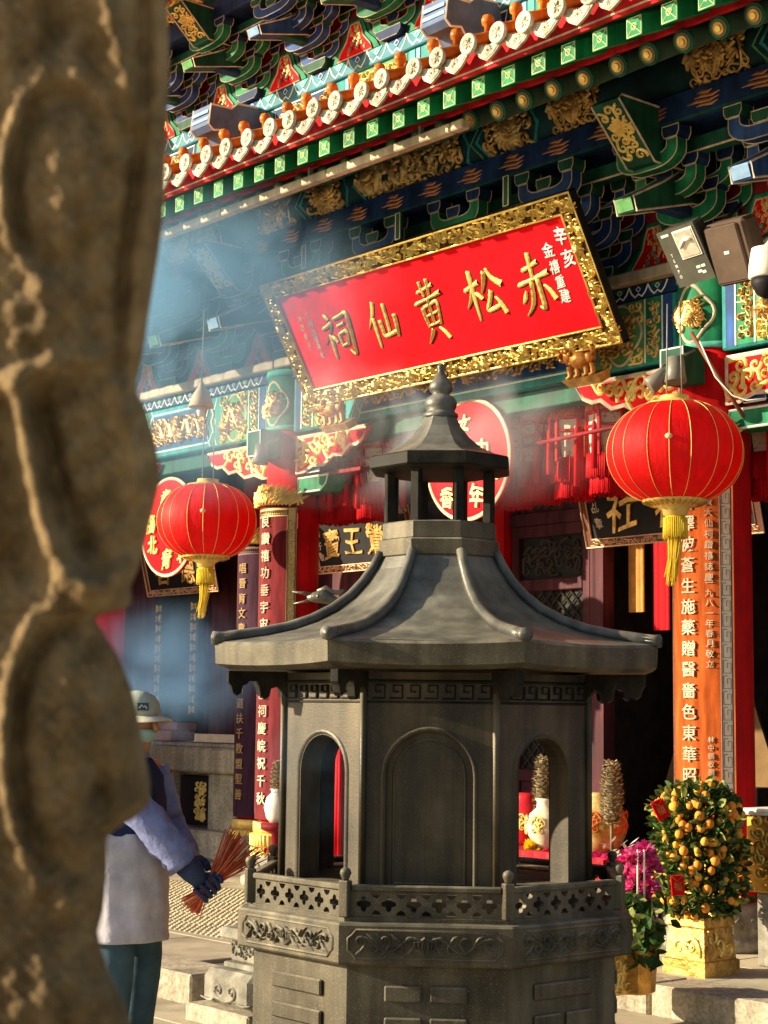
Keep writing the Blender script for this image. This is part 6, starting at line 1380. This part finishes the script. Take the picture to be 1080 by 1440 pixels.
RAD = dict(pel=.12, spi=.115, che=.115, nek=.055, jaw=.072, hed=.088, top=.07, sR=.06, eR=.042, wR=.030, sL=.06, eL=.042, wL=.030, hL=.035, hR=.085, kR=.058, aR=.038, fR=.032, hLg=.085, kL=.058, aL=.038, fL=.032)
ks = list(J); me = bpy.data.meshes.new('body'); me.from_pydata([J[k] for k in ks], [(ks.index(a), ks.index(b)) for a, b in E_], []); me.materials.append(SKIN)
body = obj('body', me, person); md = body.modifiers.new('skin', 'SKIN'); md.use_smooth_shade = True
for i, k in enumerate(ks):
    sv = me.skin_vertices[0].data[i]; sv.radius = (RAD[k], RAD[k]); sv.use_root = (k == 'pel')
body.modifiers.new('sub', 'SUBSURF').levels = 2; body.modifiers['sub'].render_levels = 2
def ring(c, u, v, ru, rv, n=20, wr=0.0, ph=0.0): return [c + u * (ru * (1 + wr * sin(5 * t + ph)) * cos(t)) + v * (rv * (1 + wr * sin(4 * t + ph)) * sin(t)) for t in [2 * pi * q / n for q in range(n)]]
def limb(name, pts, rs, mt, wr=.03, n=16, parent=person):
    m = MB(); rings = []; k = len(pts); N = 4; rnd = random.Random(len(name))
    P = []; R_ = []
    for i in range(k - 1):
        for j in range(N): t = j / N; P.append(pts[i].lerp(pts[i + 1], t)); R_.append(rs[i] + (rs[i + 1] - rs[i]) * t)
    P.append(pts[-1]); R_.append(rs[-1])
    for i in range(len(P)):
        d = (P[min(i + 1, len(P) - 1)] - P[max(0, i - 1)]).normalized(); u = d.orthogonal().normalized() if i == 0 else (u - d * u.dot(d)).normalized(); v = d.cross(u)
        rings.append([p_ + (p_ - P[i]).normalized() * wr * .10 * sin(9 * (q_ / n) * 2 * pi * .35 + i * 2.2 + rnd.uniform(-.6, .6)) for q_, p_ in enumerate(ring(P[i], u, v, R_[i], R_[i], n, wr * .5, i * 1.3))])
    m.loft(rings); return m.build(name, mt, parent)
LAV = mat('lavender_cotton', (.20, .225, .42), .8, var=.25, scale=9, bump=.9, bscale=16); VEST = mat('navy_vest', (.018, .026, .075), .75, var=.25, scale=10, bump=.3, bscale=25)
APR = mat('pale_apron', (.52, .49, .54), .8, var=.2, scale=7, bump=1.0, bscale=11); TRO = mat('teal_trousers', (.055, .10, .13), .8, var=.25, scale=8, bump=.4, bscale=14); GLO = mat('blue_glove', (.035, .055, .125), .6, var=.25, scale=14, bump=.3)
cu, cv = pr, pf
def torso(name, lv, mt, wr=.02):
    m = MB(); rows = []
    for (l0, l1) in zip(lv, lv[1:]):
        for j in range(5): t = j / 5; rows.append([a_ + (b_ - a_) * t for a_, b_ in zip(l0, l1)])
    rows.append(list(lv[-1]))
    m.loft([[p_ + (p_ - pp_(f, s, z)).normalized() * (wr * .42 * sin(q_ * 1.45 + z * 6) * (.3 + .7 * sin(z * 11) ** 2) + wr * .12 * sin(q_ * .5 + z * 40)) for q_, p_ in enumerate(ring(pp_(f, s, z), pr, pf, ru, rv, 40))] for (f, s, z, ru, rv) in rows]); return m.build(name, mt, person)
torso('shirt', [(0, 0, .84, .175, .135), (0, 0, 1.0, .17, .13), (.01, 0, 1.18, .185, .13), (.01, 0, 1.28, .165, .105), (.015, 0, 1.325, .085, .075), (.02, 0, 1.36, .066, .068)], LAV)
torso('vest', [(0, 0, .96, .192, .152), (0, 0, 1.0, .194, .152), (.005, 0, 1.15, .198, .147), (.01, 0, 1.25, .180, .125), (.01, 0, 1.30, .125, .10), (.015, 0, 1.33, .088, .082)], VEST)
torso('apron', [(0, 0, .53, .225, .19), (0, 0, .60, .215, .182), (0, 0, .72, .208, .172), (0, 0, .88, .202, .162), (0, 0, .985, .199, .158), (0, 0, 1.0, .193, .152)], APR, .03)
limb('sleeve', [J['sR'] + UPZ * .005, J['sR'].lerp(J['eR'], .5), J['eR'], J['eR'].lerp(J['wR'], .42)], [.083, .080, .076, .082], LAV, .10); limb('sleeve', [J['sL'], J['sL'].lerp(J['eL'], .5), J['eL'], J['wL']], [.083, .077, .068, .06], LAV, .05)
for s_ in ('R', 'L'):
    hk = 'hR' if s_ == 'R' else 'hLg'; limb('trouser_leg', [J[hk] + UPZ * .05, J['k' + s_], J['a' + s_] + UPZ * .0], [.095, .088, .082], TRO, .03)
    m = MB(); a, f_ = J['a' + s_], J['f' + s_]; m.loft([ring(pp, pf, pr, ru, rv, 14) for pp, ru, rv in ((a.lerp(f_, .45) + UPZ * (0.004 - a.lerp(f_, .45).z), .145, .050), (a.lerp(f_, .45) + UPZ * (.035 - a.lerp(f_, .45).z), .145, .052), (a.lerp(f_, .35) + UPZ * (.07 - a.lerp(f_, .35).z), .11, .046), (a + UPZ * (.11 - a.z), .055, .045))]); m.build('shoe', BLACK, person)
# head wear and face
hp_ = lambda f, s, z: pp_(.045 + f, s, 1.49 + z)
CAPM = mat('pale_green_cap', (.42, .46, .38), .8, var=.12, bump=.2)
m = MB(); m.loft([ring(hp_(-.01, 0, z), pr, pf, r1, r2, 24) for z, r1, r2 in ((.026, .098, .112), (.05, .100, .113), (.085, .094, .106), (.115, .074, .085), (.135, .04, .048), (.14, .008, .01))]); cap = m.build('cap', CAPM, person)
m = MB(); vs = []; n = 16
for q in range(n + 1):
    t = -pi / 2 * .92 + pi * .92 * q / n; vs += [hp_(-.01 + .110 * cos(t), .100 * sin(t), .028), hp_(-.01 + .110 * cos(t) + .075 * max(0, cos(t)) ** .6, .106 * sin(t), .018 - .018 * abs(sin(t)))]
vs += [v - UPZ * .006 for v in vs]; o_ = 2 * (n + 1); fs = []
for q in range(n): i = 2 * q; fs += [(i, i + 2, i + 3, i + 1), (o_ + i, o_ + i + 1, o_ + i + 3, o_ + i + 2), (i + 1, i + 3, o_ + i + 3, o_ + i + 1)]
m.add(vs, fs, 0, True); m.build('brim', mat('cream_brim', (.62, .58, .46), .8), cap)
ct = radians(38); nrm = (pf * cos(ct) + pr * sin(ct)); uu = (UPZ.cross(nrm)).normalized(); Tb = plane_T(hp_(-.01, 0, .068) + nrm * .112, uu, UPZ)
m = MB(); m.box(-.026, .026, -.017, .017, -.004, .003, 0, T=Tb); m.ridge([(-.018, -.008), (-.006, .008), (.002, -.002), (.008, .004), (.018, -.008)], [.006] * 5, .003, lambda a, b, c: Tb(a, b, c + .003), 1); m.build('badge', [mat('slate_badge', (.06, .09, .12), .6), WLINE], cap)
m = MB(); rg = []
for z, r1, r2, f_ in ((-.032, .086, .100, .004), (-.045, .086, .108, .006), (-.06, .080, .106, .004), (-.085, .068, .092, 0), (-.105, .045, .060, 0)):
    rg.append([hp_(f_ - .02 + r2 * cos(t), r1 * sin(t), z) for t in [-pi * .62 + pi * 1.24 * q / 18 for q in range(19)]])
vs = [p for r_ in rg for p in r_]; m.add(vs, [(i * 19 + q, i * 19 + q + 1, (i + 1) * 19 + q + 1, (i + 1) * 19 + q) for i in range(4) for q in range(18)], 0, True); o = m.build('face_mask', mat('mint_mask', (.36, .55, .50), .8, var=.08), person); o.modifiers.new('thick', 'SOLIDIFY').thickness = .003
for s_ in (-.033, .033):
    m = MB(); m.ball(hp_(.072, s_, .002), .012, 10, 0, (1, 1, .6)); m.ball(hp_(.081, s_, .002), .005, 8, 1); m.build('eye', [WHITEP, BLACK], body)
    m = MB(); m.tube([hp_(.080, s_ - .018, .016), hp_(.086, s_, .020), hp_(.080, s_ + .018, .016)], .0035, 5); m.build('eyebrow', mat('dark_hair', (.03, .02, .015), .7), body)
    m = MB(); m.ball(hp_(-.01, s_ * 2.75, -.01), .03, 10, 0, (.7, .45, 1.1)); m.build('ear', SKIN, body)
m = MB(); m.tube([hp_(.082, 0, .012), hp_(.096, 0, -.012), hp_(.106, 0, -.030), hp_(.094, 0, -.036)], [.010, .012, .016, .010], 8); m.build('nose', SKIN, body)
m = MB(); m.loft([ring(hp_(-.025, 0, z), pr, pf, r1, r2, 20) for z, r1, r2 in ((-.07, .06, .055), (-.03, .090, .082), (.03, .094, .092))]); m.build('hair', MATS['dark_hair'], person)
# the bundle and the gloved hand that grips it
ba, bb_ = PD(238, 1272, DP - .16), PD(340, 1205, DP - .02); bd = (bb_ - ba).normalized(); gc = PD(291, 1249, DP - .13)
bun = empty('incense_bundle', gc, 'fanned bundle of thin red incense sticks held in the gloved hand', 'incense'); rnd = random.Random(9)
sm = MB(); sm.tube([(0, 0, -.12), (0, 0, .0), (0, 0, .275)], .0025, 5, 0); sm.m = [0 if i % 2 == 0 else 0 for i in range(len(sm.m))]
stick_m = [sm.mesh('incense_stick', mat('red_incense', (.70, .10, .05), .7, var=.25, scale=20)), sm.mesh('incense_stick', mat('orange_incense', (.72, .24, .10), .7, var=.25, scale=20))]
pu_ = UPZ - bd * UPZ.dot(bd); pu_.normalize(); pw_ = bd.cross(pu_)
for k in range(84):
    fan = rnd.uniform(-.10, .85) ; d = (bd + pu_ * fan * .95 + pw_ * rnd.uniform(-.22, .22)).normalized(); o = obj('incense_stick', stick_m[k % 2], bun, False)
    off_ = pu_ * rnd.uniform(-.015, .015) + pw_ * rnd.uniform(-.015, .015); o.location = off_; o.rotation_euler = d.to_track_quat('Z', 'Y').to_euler(); o.scale = (1, 1, rnd.uniform(.85, 1.05))
# glove: cuff, palm and five curled fingers in one surface each, joined in one mesh
m = MB(); wr0 = J['eR'].lerp(J['wR'], .30); palm = gc - bd * .0 - pu_ * .0
pd_ = (gc - wr0).normalized(); kn_ = gc + (wr0 - gc).normalized() * .045
rings = []; path = [wr0, wr0.lerp(gc, .45), wr0.lerp(gc, .72), wr0.lerp(gc, .86), gc + pd_ * .0]; rr2 = [(.060, .060), (.052, .052), (.040, .036), (.046, .026), (.048, .022)]
u2 = bd - pd_ * bd.dot(pd_); u2.normalize(); v2 = pd_.cross(u2)
for p, (a, b) in zip(path, rr2): rings.append(ring(p - v2 * (.028 if p is path[-1] else .014 if p is path[-2] else 0), u2, v2, a, b, 16, .02))
m.loft(rings)
for k, (of, ln) in enumerate(((-.036, .9), (-.012, 1.05), (.012, 1.0), (.034, .82))):              # four fingers curl round the bundle
    c = gc + u2 * of; pts = []
    for q in range(8):
        an = -1.9 + q * .52 * ln; pts.append(c + (pd_ * cos(an + 1.57) + v2 * sin(an + 1.57) * 1.0) * .036 + u2 * .004 * q * (k - 1.5) * .3)
    m.tube(pts, [.0125, .0125, .012, .012, .0115, .011, .0105, .008], 8)
pts = [gc - pd_ * .045 + u2 * .030, gc - pd_ * .020 + u2 * .062 + v2 * .012, gc + pd_ * .004 + u2 * .068 + v2 * .030, gc + pd_ * .022 + u2 * .058 + v2 * .038]; m.tube(pts, [.016, .0145, .0125, .009], 8)
m.build('glove', GLO, person)
# other hand, five fingers, resting in front of the apron
m = MB(); hL = J['hL']; fd = (J['hL'] - J['wL']).normalized(); sdv = fd.cross(UPZ).normalized()
m.loft([ring(J['wL'].lerp(hL, t), sdv, UPZ, a, b, 14) for t, a, b in ((-.3, .036, .032), (.3, .034, .026), (.8, .044, .022), (1.2, .044, .018))])
for k, ln in enumerate((.060, .072, .068, .052)):
    o_ = sdv * (-.033 + .022 * k); m.tube([hL + o_, hL + o_ + fd * ln * .5 - UPZ * .008, hL + o_ + fd * ln * .85 - UPZ * .028], [.0115, .0105, .008], 8)
m.tube([J['wL'].lerp(hL, .5) + sdv * .03, hL + sdv * .062 - UPZ * .01, hL + sdv * .066 + fd * .03 - UPZ * .02], [.014, .012, .009], 8); m.build('glove', GLO, person)

# ============================================================ carved stone pillar close to the camera
DF = 1.15
OUT = [(0, 232), (50, 235), (100, 236), (150, 234), (200, 232), (260, 230), (300, 228), (350, 222), (400, 214), (450, 206), (500, 199), (535, 190), (552, 190), (575, 203), (610, 214), (650, 222), (680, 223), (710, 216), (750, 206), (790, 196), (812, 188), (822, 182), (845, 183), (856, 176), (864, 140), (872, 132), (890, 144), (930, 168), (970, 184), (1010, 193), (1060, 202), (1100, 209), (1128, 209), (1150, 190), (1165, 160), (1178, 149), (1230, 149), (1280, 144), (1310, 136), (1330, 140), (1370, 152), (1410, 172), (1440, 182)]
def outx(y):
    if y <= OUT[0][0]: return OUT[0][1]
    for (a, xa), (b, xb) in zip(OUT, OUT[1:]):
        if a <= y <= b: return xa + (xb - xa) * (y - a) / (b - a)
    return OUT[-1][1]
def ringh(x, y, cx, cy, rx, ry, w, h, th=None):
    d = math.hypot((x - cx) / rx, (y - cy) / ry); e = (d - 1) * min(rx, ry) / w; return h * math.exp(-e * e)
def lineh(x, y, pts, w, h):
    best = 1e9
    for (ax, ay), (bx, by) in zip(pts, pts[1:]):
        dx, dy = bx - ax, by - ay; t = max(0, min(1, ((x - ax) * dx + (y - ay) * dy) / (dx * dx + dy * dy))); best = min(best, math.hypot(x - ax - t * dx, y - ay - t * dy))
    return h * math.exp(-(best / w) ** 2)
def hgt(x, y): return 1.65 * hgt0(x, y)
def hgt0(x, y):
    h = 0
    def boss(cx, cy, rx, ry, k):                      # raised rim, groove inside it, swelling centre
        d = math.hypot((x - cx) / rx, (y - cy) / ry); q = max(0, 1 - d * d)
        an_ = atan2((y - cy) / ry, (x - cx) / rx); wl = (.5 - .5 * cos(an_ - .25)) ** 1.3
        return ringh(x, y, cx, cy, rx, ry, 13, (4 + 26 * wl) * k) - ringh(x + 8, y, cx, cy, rx * .78, ry * .86, 14, (2 + 24 * wl) * k) + 18 * k * q
    h += boss(92, 255, 84, 148, 1)
    h += lineh(x, y, [(150, 0), (165, 60), (175, 110), (195, 165)], 16, 18) - 18 * math.exp(-((x - 85) / 22) ** 2 - ((y - 35) / 40) ** 2)
    h += lineh(x, y, [(236, 0), (226, 200), (205, 400), (188, 540)], 14, 22) - lineh(x, y, [(205, 0), (200, 190), (178, 350), (168, 520)], 11, 20)
    h += 16 * math.exp(-((x - 60) / 60) ** 2 - ((y - 450) / 60) ** 2) + lineh(x, y, [(0, 530), (70, 515), (130, 500)], 16, 14)
    h += lineh(x, y, [(20, 545), (38, 640), (62, 740), (95, 815), (150, 830), (185, 800)], 15, 24) - lineh(x, y, [(0, 580), (12, 700), (30, 800)], 22, 22) - lineh(x, y, [(60, 570), (85, 680), (120, 770)], 15, 20)
    h += lineh(x, y, [(168, 545), (190, 620), (198, 690)], 14, 18)
    h += boss(100, 1050, 92, 205, 1.05) - 20 * math.exp(-((x - 142) / 20) ** 2 - ((y - 1100) / 50) ** 2)
    h += lineh(x, y, [(205, 1120), (160, 1165), (110, 1190)], 14, 18) - 26 * math.exp(-((x - 150) / 26) ** 2 - ((y - 1350) / 32) ** 2) + 14 * math.exp(-((x - 60) / 60) ** 2 - ((y - 1400) / 60) ** 2)
    h += 4 * sin(x * .11 + y * .05) * sin(y * .07 - x * .03) + 2.2 * sin(x * .27 + 1) * sin(y * .23)
    return h
fp = empty('carved_pillar', PD(60, 1000, DF + .1) * 1.0 - UPZ * PD(60, 1000, DF + .1).z, 'out-of-focus brown carved stone pillar filling the left edge close by', 'pillar')
m = MB(); x_left = -160; NXg, ys_ = 64, [-200 + 8 * k for k in range(219)]; sc_ = DF / F_PX
vs = []; 
for y in ys_:
    xo = outx(y)
    for i in range(NXg + 1):
        t = i / NXg; x = x_left + (xo - x_left) * (1 - (1 - t) ** 1.4); e = (xo - x) / 46.0; rnd_ = 30 * sqrt(max(0, 1 - (1 - min(1, e)) ** 2)) - 30
        hh = (hgt(x, y) * min(1, .15 + e * .8) + rnd_) * sc_
        vs.append(PD(x, y, DF - hh))
k = NXg + 1; fs = [(j * k + i, j * k + i + 1, (j + 1) * k + i + 1, (j + 1) * k + i) for j in range(len(ys_) - 1) for i in range(NXg)]
m.add(vs, fs, 0, True)
# sides and back, so that the carving is a solid block
o_ = len(m.v); bk = []
for j, y in enumerate(ys_):
    xo = outx(y); bk += [m.v[j * k + NXg], PD(xo + 2, y, DF + .035) + hd * .0, PD(xo - 6, y, DF + .16), PD(x_left, y, DF + .16), m.v[j * k]]
m.add(bk, [(j * 5 + i, j * 5 + i + 1, (j + 1) * 5 + i + 1, (j + 1) * 5 + i) for j in range(len(ys_) - 1) for i in range(4)], 0, False)
m.build('carving', FSTONE, fp)
p_lo, p_c = PD(40, 1540, DF + .10), None
q0 = PD(-20, 1530, DF + .06); m = MB(); m.bbox(q0.x - .11, q0.x + .11, q0.y - .11, q0.y + .11, .12, q0.z + .02, .012); m.build('shaft', FSTONE, fp)
m = MB(); m.bbox(q0.x - .16, q0.x + .16, q0.y - .16, q0.y + .16, -.002, .119, .012); m.build('foot', FSTONE, fp)

# ============================================================ drifting incense smoke
def smoke_mat(name, dens, nscale, lo, hi, seed, col=(.36, .60, .88)):
    m = bpy.data.materials.new(name); m.use_nodes = True; t = m.node_tree; t.nodes.clear(); out = t.nodes.new('ShaderNodeOutputMaterial'); v = t.nodes.new('ShaderNodeVolumePrincipled')
    v.inputs['Color'].default_value = (*col, 1); v.inputs['Anisotropy'].default_value = .15
    tc = t.nodes.new('ShaderNodeTexCoord'); ln = t.nodes.new('ShaderNodeVectorMath'); ln.operation = 'LENGTH'; t.links.new(tc.outputs['Object'], ln.inputs[0])
    fo = t.nodes.new('ShaderNodeMapRange'); fo.interpolation_type = 'SMOOTHSTEP'; fo.inputs['From Min'].default_value = 1.0; fo.inputs['From Max'].default_value = .25; t.links.new(ln.outputs['Value'], fo.inputs['Value'])
    ad = t.nodes.new('ShaderNodeVectorMath'); ad.operation = 'ADD'; ad.inputs[1].default_value = (seed, seed * .7, 0); geo = t.nodes.new('ShaderNodeNewGeometry'); t.links.new(geo.outputs['Position'], ad.inputs[0])
    n = t.nodes.new('ShaderNodeTexNoise'); n.inputs['Scale'].default_value = nscale; n.inputs['Detail'].default_value = 5; n.inputs['Distortion'].default_value = 1.2; t.links.new(ad.outputs[0], n.inputs['Vector'])
    r = t.nodes.new('ShaderNodeMapRange'); r.inputs['From Min'].default_value = lo; r.inputs['From Max'].default_value = hi; r.inputs['To Max'].default_value = dens; t.links.new(n.outputs['Fac'], r.inputs['Value'])
    mu = t.nodes.new('ShaderNodeMath'); mu.operation = 'MULTIPLY'; t.links.new(r.outputs[0], mu.inputs[0]); t.links.new(fo.outputs[0], mu.inputs[1]); t.links.new(mu.outputs[0], v.inputs['Density']); t.links.new(v.outputs[0], out.inputs['Volume']); return m
def smoke(c, sx, sy, sz, mt, label, rz=0.0):
    m = MB(); m.ball((0, 0, 0), 1.0, 20); me = m.mesh('smoke', mt); o = obj('smoke', me); o.location = c; o.scale = (sx, sy, sz); o.rotation_euler = (0, 0, rz); return tag(o, label, 'smoke', kind='stuff')
aR = atan2(rt.y, rt.x)
smoke(PY(280, 480, -2.4), 1.6, .8, 1.2, smoke_mat('smoke_high', 3.4, 1.25, .39, .68, 3.1, (.30, .58, .84)), 'blue veil of incense smoke over the upper left bracket work', aR)
smoke(PY(560, 615, -2.3), 1.5, .5, .50, smoke_mat('smoke_mid', 2.8, 2.0, .43, .72, 7.7, (.72, .76, .84)), 'thin smoke drifting round the burner gallery', aR)
smoke(PY(225, 945, -1.7), .95, .5, .62, smoke_mat('smoke_low', 1.9, 1.9, .40, .68, 12.4, (.26, .50, .85)), 'blue smoke low in front of the left porch window', aR)
smoke(PD(450, 1060, 7.0), .30, .22, .42, smoke_mat('smoke_arch', .9, 4.0, .40, .70, 19.1), 'wisp of smoke in the left arch of the burner', aR)
